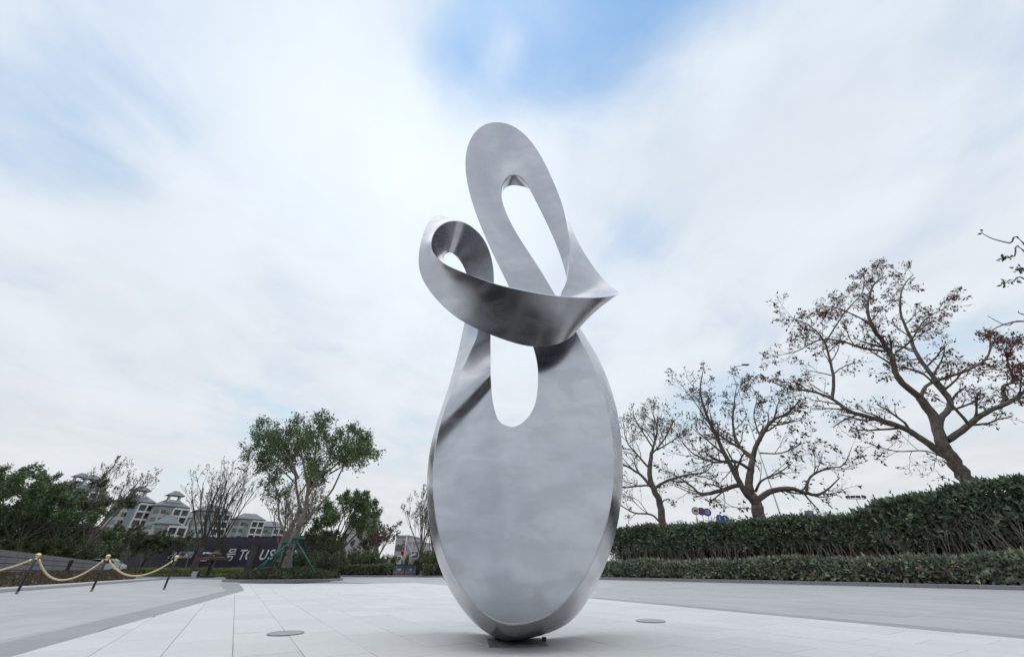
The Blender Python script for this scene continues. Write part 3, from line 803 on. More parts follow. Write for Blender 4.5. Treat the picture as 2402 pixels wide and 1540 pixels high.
# --- three big half-bare coral trees behind the right-hand hedge, limbs laid out one by one
def Z6(x, y): return (1422.7+.36*x, 831.4+.36*y)
def Z7(x, y): return (1847.6+.3599*x, 517.3+.3599*y)
def limb_px(T, pts, Y0, Y1, r0, r1, conv, nbr, Lb, maxlev, nch=(4, 4, 3), spread=0.8, ratio=0.55, t0=0.2, n=8):
    P = []
    for i, (x, y) in enumerate(pts):
        px, py = conv(x, y); f = i/(len(pts)-1); P.append(at(px, py, Y0+(Y1-Y0)*f))
    Q, D, Rr = T.limb(P, [r0, (r0*.55+r1*.45), r1], n)
    T.sprout(list(Q), list(D), list(Rr), Lb, 1, maxlev, nch, spread, ratio, t0=t0, count=nbr)
    return Q
def tree_mid():
    T = Tree(5, wob=0.15, trop=0.10); Y = 33.0; b = at(*Z6(1010, 1100), Y)
    base = Vector((b.x+0.15, Y, 0))
    P = [base] + [at(*Z6(x, y), Y) for x, y in ((1003, 1060), (978, 975), (955, 925), (930, 860), (940, 750), (955, 665))]
    T.limb(P, [0.52, .45, .40, .35, .30, .25, .2], 12)
    nc = (3, 5, 5, 4)
    def l(p, y0, y1, r0, r1, nb, Lb=3.4, ml=4): limb_px(T, p, Y+y0*1.5, Y+y1*1.5, r0*.8, r1, Z6, nb, Lb*1.35, ml, nc, spread=.75, ratio=.62)
    l([(960, 950), (900, 885), (835, 770), (770, 650), (700, 500), (640, 360), (610, 230), (628, 110)], 0, -1.5, .34, .03, 13)
    l([(905, 890), (860, 847), (750, 885), (622, 908), (560, 862), (490, 810), (400, 760)], 0, 2.0, .26, .03, 9, 3.0)
    l([(955, 665), (1000, 540), (1080, 430), (1180, 380), (1270, 285)], 0, -2, .26, .03, 13)
    l([(945, 670), (870, 600), (825, 480), (830, 330), (852, 175)], 0, 1.5, .2, .02, 12)
    l([(940, 750), (830, 692), (700, 700), (560, 640), (470, 540)], 0, -1.5, .17, .02, 12)
    l([(975, 960), (1060, 895), (1190, 872), (1290, 900), (1372, 912), (1437, 880), (1520, 800)], 0, 1.5, .3, .04, 9)
    l([(972, 890), (1010, 820), (1120, 770), (1215, 700)], 0, -2, .13, .02, 6, 2.6)
    l([(958, 665), (880, 615), (760, 540), (680, 465), (590, 330), (490, 200)], 0, 2, .16, .02, 13)
    l([(1305, 900), (1325, 800), (1437, 740), (1540, 720), (1600, 600)], 1, 1, .14, .02, 8)
    l([(1000, 640), (1140, 640), (1250, 590), (1330, 560)], 0, 1, .08, .02, 8, 2.4)
    l([(1010, 560), (960, 400), (980, 280), (940, 200)], 0, 2, .08, .02, 9, 2.4)
    l([(1000, 1000), (900, 1000), (800, 980), (720, 900)], -1, -2, .05, .01, 4, 2.0)
    fn = lambda P: np.clip((P[:, 2]-9)/5, 0.05, 1)
    make_tree(T, 'coral_tree', 'half-bare spreading tree with dark red seed pods, middle of the three behind the right hedge', 'tree', 'half-bare trees behind the right-hand hedge', M_BARK, L_SPARSE, 0.27, 1, keep=.13, origin=base,
              extra=[('seed_pods', .13, L_RED, .20, 2, fn)], wid=.5, droop=.3)
def tree_near():
    T = Tree(9, wob=0.16, trop=0.04); Y = 26.0; base = Vector((at(2300, 1175, Y).x+.35, Y, 0))
    P = [base] + [at(px, py, Y) for px, py in ((2285, 1150), (2250, 1100), (2222, 1060))] + [at(*Z7(x, y), Y) for x, y in ((1000, 1440), (960, 1300), (860, 1150))]
    T.limb(P, [0.50, .42, .38, .36, .34, .30, .25], 12)
    nc = (3, 5, 5, 4)
    def l(p, y0, y1, r0, r1, nb, Lb=3.0, ml=4): limb_px(T, p, Y+y0*1.5, Y+y1*1.5, r0*.8, r1, Z7, nb, Lb*1.35, ml, nc, spread=.75, ratio=.62)
    l([(860, 1150), (720, 1020), (680, 890), (625, 800), (550, 680), (520, 560), (560, 420), (640, 360)], 0, -1.5, .28, .03, 16)
    l([(1010, 1450), (990, 1310), (1060, 1180), (950, 1020), (850, 880), (790, 740), (735, 590), (748, 440), (820, 350)], 0, 1.5, .28, .03, 17)
    l([(1120, 1580), (960, 1490), (830, 1390), (700, 1330), (540, 1280), (400, 1240), (290, 1160), (150, 1110), (0, 1092), (-120, 1040)], 0, 1.5, .30, .03, 16)
    l([(290, 1160), (300, 1040), (280, 930), (240, 790), (150, 690), (0, 620)], 0, -1, .14, .02, 12)
    l([(640, 850), (500, 832), (330, 780), (200, 780), (60, 850), (-80, 880)], -.5, 2, .13, .02, 13)
    l([(1040, 1430), (1170, 1340), (1290, 1250), (1460, 1170), (1560, 1100), (1700, 1000)], 0, -1.5, .26, .05, 10)
    l([(1190, 1335), (1080, 1210), (900, 1010), (750, 960), (700, 1010)], -1, -2, .12, .02, 8, 2.2)
    l([(870, 1140), (930, 1060), (1180, 970), (1300, 890), (1320, 780), (1300, 720)], 0, 2, .15, .03, 12, 2.6)
    l([(1430, 1170), (1400, 1080), (1475, 1040), (1430, 900), (1500, 780)], 0, 0, .13, .03, 10, 2.4)
    l([(700, 860), (800, 785), (900, 640), (1050, 560)], 0, -2, .1, .02, 11, 2.4)
    l([(250, 790), (370, 600), (480, 480), (500, 400)], 0, 1, .08, .02, 11, 2.4)
    l([(560, 680), (400, 600), (250, 560), (100, 640)], 0, -1, .08, .02, 11, 2.4)
    l([(1050, 1560), (900, 1500), (700, 1500), (500, 1440)], -.5, -2, .06, .02, 9, 2.2)
    cx_ = at(*Z7(900, 700), Y).x
    fn = lambda P: np.clip(0.45+(P[:, 0]-cx_)/9, 0.35, .8)*np.clip((P[:, 2]-6)/4, 0.2, 1)
    make_tree(T, 'coral_tree', 'largest half-bare tree, thick leaning forked trunk and crimson seed pods, nearest the right edge', 'tree', 'half-bare trees behind the right-hand hedge', M_BARK, L_SPARSE, 0.22, 1, keep=.10, origin=base,
              extra=[('seed_pods', .20, L_RED, .20, 4, fn)], wid=.5, droop=.3)
def tree_far():
    T = Tree(13, wob=0.17, trop=0.10); Y = 40.0; base = Vector((at(*Z6(372, 1150), Y).x+.1, Y, 0))
    P = [base] + [at(*Z6(x, y), Y) for x, y in ((366, 1100), (345, 960), (308, 880), (280, 780), (292, 640))]
    T.limb(P, [0.38, .33, .30, .27, .24, .17], 10)
    nc = (3, 5, 5, 4)
    def l(p, y0, y1, r0, r1, nb, Lb=3.2, ml=4): limb_px(T, p, Y+y0*1.5, Y+y1*1.5, r0*.8, r1, Z6, nb, Lb*1.35, ml, nc, spread=.75, ratio=.62)
    l([(292, 640), (330, 490), (300, 385)], 0, 0, .17, .03, 13)
    l([(306, 880), (230, 790), (150, 735), (80, 695), (20, 600)], 0, 1, .2, .03, 9)
    l([(312, 870), (400, 820), (540, 780), (640, 765), (700, 700)], 0, 1, .18, .03, 9)
    l([(300, 850), (200, 855), (100, 865), (30, 840)], 0, -1, .13, .03, 7)
    l([(352, 1000), (372, 950), (412, 940)], 0, 0, .1, .03, 3, 1.8)
    l([(350, 1095), (290, 1040), (180, 1030), (90, 980), (30, 960)], 0, 1, .12, .03, 8)
    l([(280, 740), (200, 650), (130, 560), (110, 450)], 0, 1, .14, .03, 12)
    l([(290, 650), (370, 560), (440, 430)], 0, -1, .13, .03, 12)
    l([(300, 600), (220, 480), (180, 400)], 0, 2, .12, .03, 12)
    l([(330, 620), (430, 560), (540, 480)], 0, 1, .1, .03, 10)
    make_tree(T, 'coral_tree', 'grey-green half-bare tree with fine twigs, directly right of the sculpture', 'tree', 'half-bare trees behind the right-hand hedge', M_BARK, L_OLIVE, 0.22, 1, keep=.16, origin=base, wid=.5)
tree_mid(); tree_near(); tree_far()
def hanging_tree():
    T = Tree(21, wob=0.12, trop=-0.02); Y = 17.0; base = Vector((34.5, 17.5, 0))
    top = Vector((34.0, 17.5, 8.0))
    T.limb([base, Vector((34.3, 17.4, 4)), top], [.35, .3, .24], 10)
    lv = [[(2402,571),(2370,570),(2335,562),(2312,552),(2300,542)], [(2402,588),(2380,600),(2360,604),(2348,608)], [(2410,640),(2395,634),(2385,628)], [(2410,658),(2375,661),(2352,664)], [(2402,753),(2362,763),(2316,740)], [(2402,753), (2330, 772), (2340,790)], [(2402,738),(2390,728)]]
    for k, p in enumerate(lv):
        P = [top, Vector((30.5, 17.2, 9.5+.35*k))] + [at(x, y, Y+0.1*k) for x, y in p]
        Q, D, Rr = T.limb(P, [.12, .05, .03, .012], 5)
        m = len(Q)
        for i in range(int(m*.68), m):
            if T.r.random() < (.9 if k in (1, 2, 3) else .25):
                for _ in range(3 if k in (1, 2, 3) else 1): T.tips.append(Q[i]); T.tdir.append(D[i])
    for q in range(26):
        d = np.array([T.r.normal()*.4+1.2, T.r.normal()*.6, 1.0]); T.branch(np.array(top), d, 4.5, .08, 1, 3, (3, 4, 3), .7, .55)
    make_tree(T, 'coral_tree', 'tree outside the frame whose thin leafy twigs hang in at the upper right edge', 'tree', 'half-bare trees behind the right-hand hedge', M_BARK, leafmat('leaf_hang', (.03,.045,.02), (.07,.09,.04), (.12,.03,.03)), 0.20, 2, keep=.7, origin=base, wid=.55, clump=.06)
hanging_tree()

# --- big double tree on the planted island, left
def Z4(x, y): return (369.5+.28788*x, 960.8+.28788*y)
def island_tree(which):
    T = Tree(31+which, wob=0.15, trop=0.10); nc = (4, 4, 4, 3)
    Y = 29.4 if which == 0 else 30.9
    def l(p, y0, y1, r0, r1, nb, Lb=2.5, ml=3, t0=.35): limb_px(T, p, Y+y0*1.3, Y+y1*1.3, r0*.72, r1*.8, Z4, nb+5, Lb, ml+1, nc, t0=t0, spread=.8, ratio=.6)
    if which == 0:
        b = at(*Z4(1045, 1340), Y); base = Vector((b.x-.05, Y, .3))
        T.limb([base] + [at(*Z4(x, y), Y) for x, y in ((1050, 1300), (1095, 1100), (1150, 950), (1200, 840))], [.40, .32, .27, .22, .17], 12)
        l([(1195, 850), (1225, 700), (1310, 560), (1400, 400), (1490, 250)], 0, -1, .18, .03, 13)
        l([(1150, 950), (1300, 800), (1430, 640), (1510, 470), (1600, 350), (1690, 260)], 0, 1, .13, .02, 14, 2.0, 3, .55)
        l([(1225, 640), (1190, 440), (1160, 300), (1120, 120)], 0, 1, .13, .02, 14)
        l([(1240, 560), (1280, 400), (1300, 250), (1330, 120)], 0, -1, .12, .02, 13)
        l([(1300, 560), (1440, 460), (1560, 330), (1600, 200)], 0, .5, .12, .02, 13)
        l([(1200, 840), (1230, 640), (1240, 560)], 0, 0, .2, .13, 1)
        l([(1400, 520), (1560, 430), (1690, 360)], 0, -.5, .09, .02, 11)
        l([(1150, 560), (1080, 400), (1000, 300), (900, 210)], 0, -.5, .1, .02, 10)
    else:
        b = at(*Z4(955, 1330), Y); base = Vector((b.x-.05, Y, .3))
        T.limb([base] + [at(*Z4(x, y), Y) for x, y in ((960, 1290), (1040, 1040), (1110, 920), (1160, 790))], [.32, .25, .21, .17, .13], 12)
        l([(1160, 790), (1135, 650), (1110, 460), (1040, 310), (990, 200)], 0, 1, .15, .02, 15)
        l([(1120, 520), (1000, 400), (900, 300), (810, 190)], 0, -.5, .08, .02, 9)
        l([(1125, 600), (1000, 480), (860, 400), (770, 380)], 0, .5, .08, .02, 9)
        l([(1050, 1020), (990, 880), (985, 700), (930, 560), (870, 470)], 0, 1, .12, .02, 12)
        l([(1150, 700), (1240, 540), (1240, 350), (1220, 200)], 0, 2, .1, .02, 12)
    lab = ('tall feathery green tree with forked trunk, front one on the round planted island', 'feathery green tree leaning left, rear one on the round planted island')[which]
    make_tree(T, 'feather_tree', lab, 'tree', 'two feathery trees on the planted island', M_BARKB, L_FEATH, 0.20, 3, origin=base, droop=.4, clump=.15, spreadl=.7, wid=.38, keep=.42)
    # green steel props round the trunk
    M_PROP = bpy.data.materials.get('green_prop') or mat('green_prop', (0.035, 0.13, 0.115), 0.5, var=.2)
    if which == 0: tops = (1120, 1040); feet = [(735, 1345), (1070, 1312), (1290, 1312), (1110, 1290)]
    else: tops = (1035, 1075); feet = [(820, 1310), (985, 1300), (905, 1300), (1100, 1290)]
    tp = at(*Z4(*tops), Y-.25); pt = thing('tree_prop', (tp.x, tp.y, 0), 'green pole frame propping the %s trunk on the island' % ('front' if which == 0 else 'rear'), 'tree support', 'green poles propping the island trees')
    for k, (x, y) in enumerate(feet):
        px, py = Z4(x, y); f = at(px, py, Y+(-1.6, -1.0, -.6, 1.6)[k]); f.z = max(f.z, .1)
        d = (f-tp)
        m = MB(); m.tube([Vector((0, 0, tp.z))+Vector((0, 0, 0))+d.normalized()*-.15, Vector((f.x-tp.x, f.y-tp.y, f.z-.1))], .045, 8); m.obj('pole', [M_PROP], pt, True)
    m = MB(); m.lathe([(.36, tp.z-.06), (.40, tp.z-.06), (.40, tp.z+.06), (.36, tp.z+.06)], 12, c=(.12, .25, 0)); m.obj('collar', [M_PROP], pt)
island_tree(0); island_tree(1)

# --- generic trees
def gen_tree(seed, H, style):
    T = Tree(seed)
    if style == 'leafy':       # spreading, several stems, dense
        T.wob = .16; T.trop = .10; T.bigr = .05
        P = [np.array((0, 0, 0.)), np.array((T.r.normal()*.15, T.r.normal()*.15, H*.14)), np.array((T.r.normal()*.3, T.r.normal()*.3, H*.30))]
        Q, D, Rr = T.limb(P, [H*.028, H*.022, H*.018], 8)
        for k in range(7):
            a = k*.92+T.r.random()*.6; e = .55+.45*T.r.random()
            T.branch(Q[-1-(k % 3)], (math.cos(a)*e, math.sin(a)*e, 1.0), H*.55, H*.010, 1, 5, (3, 4, 4, 4, 3), .66, .58)
    elif style == 'bare':
        T.wob = .14; T.trop = .12
        P = [np.array((0, 0, 0.)), np.array((.1, .1, H*.12)), np.array((.15, .1, H*.24))]
        Q, D, Rr = T.limb(P, [H*.034, H*.028, H*.024], 8)
        for k in range(8):
            a = k*.8+T.r.random()*.5; e = .12+.3*T.r.random()
            T.branch(Q[-1-(k % 3)], (math.cos(a)*e, math.sin(a)*e, 1.0), H*.68, H*.009, 1, 5, (3, 4, 4, 3, 3), .42, .55)
    elif style == 'young':
        T.wob = .12; T.trop = .1
        P = [np.array((0, 0, 0.)), np.array((.1, 0, H*.25)), np.array((.12, .05, H*.45))]
        Q, D, Rr = T.limb(P, [H*.02, H*.016, H*.012], 6)
        for k in range(5):
            a = k*1.3+T.r.random()*.5; T.branch(Q[-1-(k % 2)], (math.cos(a)*.5, math.sin(a)*.5, 1.0), H*.5, H*.007, 1, 3, (4, 4, 3), .6, .5)
    elif style == 'bush':
        T.wob = .2; T.trop = .05
        for k in range(12):
            a = k*.55; T.branch((T.r.normal()*H*.12, T.r.normal()*H*.12, 0), (math.cos(a)*.8, math.sin(a)*.8, 1.0), H*.85, H*.012, 1, 3, (5, 5, 4), .6, .5)
    return T
PROTO = {}
def proto(key, seed, H, style, bk, lm, ls, lp, keep=1.0, **kw):
    T = gen_tree(seed, H, style)
    t = make_tree(T, kw.pop('nm', 'tree'), 'x', 'tree', None, bk, lm, ls, lp, keep=keep, **kw); PROTO[key] = [t, H, False]
def place(key, x, y, H, name, label, cat, group, rz=None):
    t, H0, used = PROTO[key]
    o = t if not used else copy_tree(t); PROTO[key][2] = True
    o.name = name; o.location = (x, y, 0); s = H/H0; o.scale = (s, s, s); o.rotation_euler = (0, 0, rng.random()*6.28 if rz is None else rz)
    o['label'] = label; o['category'] = cat
    if group: o['group'] = group
    return o
proto('leafA', 101, 9, 'leafy', M_BARKD, L_MID, .24, 2, clump=.14, keep=.75)
proto('leafB', 102, 9, 'leafy', M_BARKD, L_FEATH, .24, 2, clump=.14, keep=.75)
proto('leafC', 103, 9, 'leafy', M_BARK, L_OLIVE, .22, 2, keep=.6, clump=.1)
proto('leafD', 104, 9, 'leafy', M_BARKD, L_DARK, .26, 2, clump=.14, keep=.8)
proto('bareA', 111, 9, 'bare', M_BARKD, L_BROWN, .12, 1, keep=.15)
proto('bareB', 112, 9, 'bare', M_BARKB, L_OLIVE, .16, 1, keep=.25)
proto('redA', 114, 7, 'leafy', M_BARKP, leafmat('leaf_redgrey', (.17,.14,.12), (.14,.085,.075), (.15,.04,.045)), .22, 1, keep=.3)
proto('yngA', 121, 5, 'young', M_BARKB, L_OLIVE, .20, 1, keep=.7)
proto('bush', 131, 3, 'bush', M_BARKD, L_DARK, .20, 4, clump=.12)
proto('bushB', 132, 3, 'bush', M_BARKD, L_OLIVE, .20, 4, clump=.12)
def tree_at(key, px, ptop, Y, name, label, cat='tree', group=None, rz=None):
    """stand a tree of the height that reaches picture row ptop at depth Y"""
    b = at(px, ptop, Y); return place(key, b.x, Y, b.z*1.02, name, label, cat, group, rz)
GB = 'trees behind the stone wall and the dark hoarding'
# row at the far left, behind the stone wall
tree_at('leafB', 20, 1082, 36, 'broadleaf_tree', 'bright feathery tree with high crown at the left edge above the stone wall', group=GB)
tree_at('leafA', -110, 1075, 34, 'broadleaf_tree', 'leafy tree cut by the left edge of the photo', group=GB)
tree_at('leafB', 128, 1110, 42, 'broadleaf_tree', 'green layered tree just left of the pavilion-topped tower', group=GB)
tree_at('leafC', 215, 1122, 46, 'broadleaf_tree', 'olive-green dark-limbed tree over the right half of the stone wall', group=GB)
tree_at('bareB', 282, 1108, 50, 'bare_tree', 'thin half-bare tree rising in front of the second apartment tower', group=GB)
tree_at('leafD', 60, 1180, 48, 'broadleaf_tree', 'dark tree low in the shade behind the bright feathery one', group=GB)
tree_at('leafD', 165, 1195, 50, 'broadleaf_tree', 'dark bushy tree behind the middle of the stone wall', group=GB)
tree_at('leafC', 330, 1232, 54, 'broadleaf_tree', 'rounded olive tree left of the logo lettering on the hoarding', group=GB)
tree_at('leafD', 372, 1238, 57, 'broadleaf_tree', 'dark rounded tree above the logo lettering on the hoarding', group=GB)
tree_at('leafC', 428, 1246, 58, 'broadleaf_tree', 'low olive tree right of the logo lettering on the hoarding', group=GB)
tree_at('leafD', -40, 1200, 44, 'broadleaf_tree', 'dark tree mass at the extreme left behind the wall', group=GB)
tree_at('leafD', 265, 1225, 60, 'broadleaf_tree', 'dark tree filling the gap left of the hoarding', group=GB)
# in front of the hoarding
tree_at('yngA', 345, 1290, 47, 'young_tree', 'young slanting tree between middle and right stanchions', group='young trees on the lawn strip')
tree_at('yngA', 300, 1290, 46, 'young_tree', 'young slanting tree just right of the white car', group='young trees on the lawn strip')
tree_at('yngA', 462, 1262, 48, 'young_tree', 'young bare-stemmed tree left of the brown parasol', group='young trees on the lawn strip')
tree_at('bareA', 535, 1112, 47, 'bare_tree', 'large bare vase-shaped tree behind the brown parasol', group='bare trees before the hoarding')
tree_at('bareA', 566, 1128, 52, 'bare_tree', 'bare tree with brown twigs between the parasol tree and the island', group='bare trees before the hoarding')
tree_at('bareB', 694, 1155, 44, 'bare_tree', 'dark thin-leaved tree left of the island trees', group='bare trees before the hoarding')
tree_at('bareB', 722, 1150, 38, 'bare_tree', 'thin tree directly behind the two island trees', group='bare trees before the hoarding')
# right of the island
tree_at('leafB', 825, 1142, 40, 'broadleaf_tree', 'green vase-shaped tree right of the two island trees', group='trees right of the island')
tree_at('leafD', 765, 1228, 44, 'broadleaf_tree', 'dark tree low behind the right island pole', group='trees right of the island')
tree_at('leafC', 800, 1268, 38, 'broadleaf_tree', 'small olive tree with pale slim stems right of the island', group='trees right of the island')
tree_at('leafC', 868, 1240, 52, 'broadleaf_tree', 'olive tree beneath the rooftop lettering', group='trees right of the island')
tree_at('redA', 905, 1218, 50, 'red_tree', 'pale twiggy tree with reddish foliage left of the parking sign', group='reddish trees by the parking sign')
tree_at('redA', 880, 1232, 56, 'red_tree', 'pale tree with dull red patches below the rooftop lettering', group='reddish trees by the parking sign')
tree_at('bareB', 998, 1165, 47, 'broadleaf_tree', 'thin-leaved dark tree touching the left rim of the sculpture', group='trees right of the island')
tree_at('bareB', 1030, 1185, 44, 'broadleaf_tree', 'thin-leaved tree half hidden by the left rim of the sculpture', group='trees right of the island')
for px, pt_, Y, lab in ((715, 1290, 40, 'dark shrub behind the right half of the island'), (745, 1300, 42, 'dark shrub beside the right green pole'), (855, 1296, 46, 'large dark shrub right of the pale-stemmed tree'), (880, 1300, 47, 'dark shrub left of the gate posts'),
                        (912, 1304, 50, 'dark shrub behind the left gate post'), (1005, 1296, 46, 'dark shrub right of the poster boards'), (1030, 1292, 43, 'dark shrub against the left rim of the sculpture'), (955, 1318, 62, 'shrub far behind the parking sign'),
                        (800, 1300, 50, 'dark shrub behind the pale-stemmed tree'), (830, 1294, 50, 'dark shrub under the vase-shaped tree')):
    tree_at('bush', px, pt_, Y, 'shrub', lab, 'shrub', 'dark shrubs round the gate')
for px, pt_, Y, lab in ((775, 1290, 37, 'olive leafy shrub next to the island'), (930, 1300, 60, 'olive shrub behind the parking sign'), (980, 1310, 60, 'olive shrub behind the white mast')):
    tree_at('bushB', px, pt_, Y, 'shrub', lab, 'shrub', 'olive shrubs round the gate')
for px, pt_, Y, lab in ((-60, 1262, 40, 'dark shrub behind the wall at the left edge'), (30, 1262, 42, 'dark shrub behind the left part of the stone wall'), (105, 1264, 45, 'dark shrub behind the middle of the stone wall'), (180, 1268, 48, 'dark shrub behind the wall characters'), (250, 1276, 55, 'dark shrub above the white car'),
                        (5, 1240, 47, 'taller dark shrub far left'), (90, 1240, 50, 'taller dark shrub left of the wall characters'), (150, 1240, 54, 'taller dark shrub over the wall characters'), (225, 1245, 57, 'taller dark shrub near the wall end')):
    tree_at('bush', px, pt_, Y, 'shrub', lab, 'shrub', 'dark shrubs behind the stone wall')
for k, (t, H0, used) in list(PROTO.items()):
    if not used: print('UNUSED', k)
# ---------------------------------------------------------------- hedges
def line_frame(P, s):
    d = np.linalg.norm(np.diff(P, axis=0), axis=1); c = np.concatenate([[0], np.cumsum(d)])
    x = np.interp(s, c, P[:, 0]); y = np.interp(s, c, P[:, 1]); k = np.clip(np.searchsorted(c, s)-1, 0, len(d)-1)
    T = (P[1:]-P[:-1])/d[:, None]; t = T[k]; n = np.stack([-t[:, 1], t[:, 0]], 1)
    return np.stack([x, y], 1), t, n, c[-1]
def wave(s, seed, sc=1.0):
    r = np.random.default_rng(seed); o = 0
    for k in range(6):
        f = sc*(0.35*1.9**k); o = o + np.sin(s*f+r.random()*6.28)/(1.5**k)
    return o*0.4
def hedge(name, label, line, off, depth, htop, zbot, count, leafm, lsize, side=1, stems=0, flowers=(), z0=0.0, core=True, nearbias=True, group=None, shade=None, stemh=.6, wid=.42, tipm=None, grow=0.0):
    P = np.array(line, dtype=float); L = line_frame(P, np.array([0.0]))[3]
    c0 = P.mean(axis=0); t = thing(name, (c0[0], c0[1], z0), label, 'hedge', group)
    s = nr.random(count)*L; xy, T, n, _ = line_frame(P, s); n = n*side
    h = np.array([htop(v) for v in (s/L)]) + 0.17*wave(s, 3, 2.0)+0.10*nr.normal(size=count)*.5
    # leaves on front, top and inside
    kind = nr.random(count); u = np.empty(count); z = np.empty(count)
    fr = kind < .5; tp = (kind >= .5) & (kind < .8); ins = kind >= .8
    zr = nr.random(count); zb = zbot(s) if callable(zbot) else zbot
    z = zb + (h-zb)*zr**0.8; u = np.abs(nr.normal(size=count))*0.16*depth
    bul = 0.26*wave(s*1.3+z*2.1, 8, 2.0)+.16*wave(s*.7-z*1.7, 12, 3.4)
    z[tp] = h[tp] - np.abs(nr.normal(size=tp.sum()))*0.10; u[tp] = nr.random(tp.sum())*depth
    u[ins] = nr.random(ins.sum())*depth
    u = u + bul*np.where(fr, 1, .3) + off + 0.12
    X = xy + n*u[:, None]; Pt = np.column_stack([X, z])
    out = np.column_stack([-n, np.full(count, .25)]); out[tp, 2] += 1.3
    D = out*0.7 + nr.normal(size=(count, 3))*0.65
    V, F = leaf_arrays(Pt, D, lsize*(0.55+.9*nr.random(count)), wid)
    o3 = np.array((c0[0], c0[1], 0))
    link('foliage', mesh('foliage', V-o3, F, [leafm]), t)
    if grow:
        k = int(L*5); s_ = nr.random(k)*L; xy2, T2, n2, _ = line_frame(P, s_); n2 = n2*side; VV = []; 
        b3 = np.column_stack([xy2+n2*(off+depth*nr.random(k))[:, None], np.array([htop(v/L) for v in s_])-.1]); d3 = np.column_stack([nr.normal(size=(k, 2))*.25, np.ones(k)])
        q3 = nr.random(k)*.5*grow+.1; PP = []; DD = []
        for w_ in range(7): PP.append(b3+d3*(q3*(w_+1)/7)[:, None]); DD.append(nr.normal(size=(k, 3))*.8+np.array([0, 0, .7]))
        V, F = leaf_arrays(np.concatenate(PP), np.concatenate(DD), lsize*.75, wid); tag(link('top_sprigs', mesh('top_sprigs', V-o3, F, [leafm]), t), kind='stuff')
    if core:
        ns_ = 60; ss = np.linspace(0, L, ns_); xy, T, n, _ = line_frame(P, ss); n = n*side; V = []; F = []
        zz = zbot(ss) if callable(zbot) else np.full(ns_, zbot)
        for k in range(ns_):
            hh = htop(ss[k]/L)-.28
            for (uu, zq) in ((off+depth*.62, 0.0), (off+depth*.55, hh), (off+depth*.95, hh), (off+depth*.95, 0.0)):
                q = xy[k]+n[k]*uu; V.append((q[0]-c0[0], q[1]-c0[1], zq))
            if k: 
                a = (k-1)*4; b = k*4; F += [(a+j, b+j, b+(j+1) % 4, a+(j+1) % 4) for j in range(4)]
        link('shade_core', mesh('shade_core', V, F, [M_INNER], True), t)  # near-black solid core stands in for the shade inside the hedge
    if stems:
        m = Tree(77+stems, wob=.12, trop=.15); m.bigr = -1
        for k in range(stems):
            sk = np.array([(k+nr.random())/stems*L]); xy, T, n, _ = line_frame(P, sk); n = n*side
            b = np.append(xy[0]+n[0]*(off+depth*(.06+.22*nr.random())), 0.0); hh = htop(sk[0]/L)
            for q in range(2):
                lean = T[0]*nr.normal()*.28; d = np.array([lean[0], lean[1], 1.0]); d[:2] -= n[0]*.08
                m.branch(b, d, hh*.62, .040, 1, 2, (4, 3), .42, .55)
        V, F = m.merge(m.small+m.big); tag(link('stems', mesh('stems', V-o3, F, [M_STEM], True), t), kind='stuff')
    if tipm:
        k = max(10, count//45); idx = nr.choice(count, k); Pq = np.repeat(Pt[idx]+np.column_stack([-n_for(P, s[idx], side)*.08, np.full(k, .06)]), 4, axis=0)
        Dq = nr.normal(size=(4*k, 3))*.5+np.array([0, 0, .9]); V, F = leaf_arrays(Pq, Dq, lsize*.8, .4)
        tag(link('young_shoots', mesh('young_shoots', V-o3, F, [tipm]), t), kind='stuff')
    for (px, py) in flowers:
        b = gp(px, 1382); # find the front plane under this picture column
        best = None
        for sk in np.linspace(0, L, 300):
            xy, T, n, _ = line_frame(P, np.array([sk])); q = xy[0]+n[0]*side*(off-.02)
            u_, f_ = q[0], q[1]
            for zz in (0.5, 0.8):
                dz = zz-EYE; zc_ = q[1]*math.cos(PITCH)+dz*math.sin(PITCH)
                if zc_ > 0:
                    X_ = 1201+FPX*q[0]/zc_; e = abs(X_-px)
                    if best is None or e < best[0]: best = (e, q)
        p = at(px, py, best[1][1]); 
        k = 14; Pq = np.tile(np.array((p.x, p.y-.05, p.z)), (k, 1))+nr.normal(size=(k, 3))*.03; V, F = leaf_arrays(Pq, nr.normal(size=(k, 3))+np.array([0, -.4, .5]), .065, .6)
        link('flower', mesh('flower', V-o3, F, [M_FLOW]), t)
    return t
def n_for(P, s, side): return line_frame(P, s)[2]*side
M_INNER = mat('shade_core', (0.012, 0.016, 0.010), 0.9, var=.5, scale=5, bump=1.0, bscale=8); M_STEM = bark('stem_bark', (0.21, 0.18, 0.15)); M_FLOW = leafmat('flower_orange', (.65, .14, .07), (.75, .22, .13))
L_HT = leafmat('hedge_tall_leaf', (0.042, 0.065, 0.044), (0.214, 0.258, 0.178), (0.321, 0.347, 0.189), rough=.30, trans=.12)
L_HL = leafmat('hedge_low_leaf', (0.070, 0.097, 0.070), (0.332, 0.368, 0.284), (0.515, 0.494, 0.265), rough=.32, trans=.12)
L_TIP = leafmat('young_shoot_leaf', (.13, .15, .045), (.20, .21, .07))
HR = [K5, K4, K3, K2]
HRL = np.array(HR); 
def sfrac(px):
    """fraction of the right hedge line at a picture column"""
    P = HRL; L = line_frame(P, np.array([0.0]))[3]
    ss = np.linspace(0, L, 400); xy = line_frame(P, ss)[0]
    zc_ = xy[:, 1]*math.cos(PITCH)+(2-EYE)*math.sin(PITCH); X_ = 1201+FPX*xy[:, 0]/zc_
    X_ = np.where(zc_ > 1, X_, 1e5)
    return float(ss[np.argmin(np.abs(X_-px))]/L)
sA, sB, sC, sD = sfrac(2402), sfrac(2065), sfrac(1985), sfrac(1900)
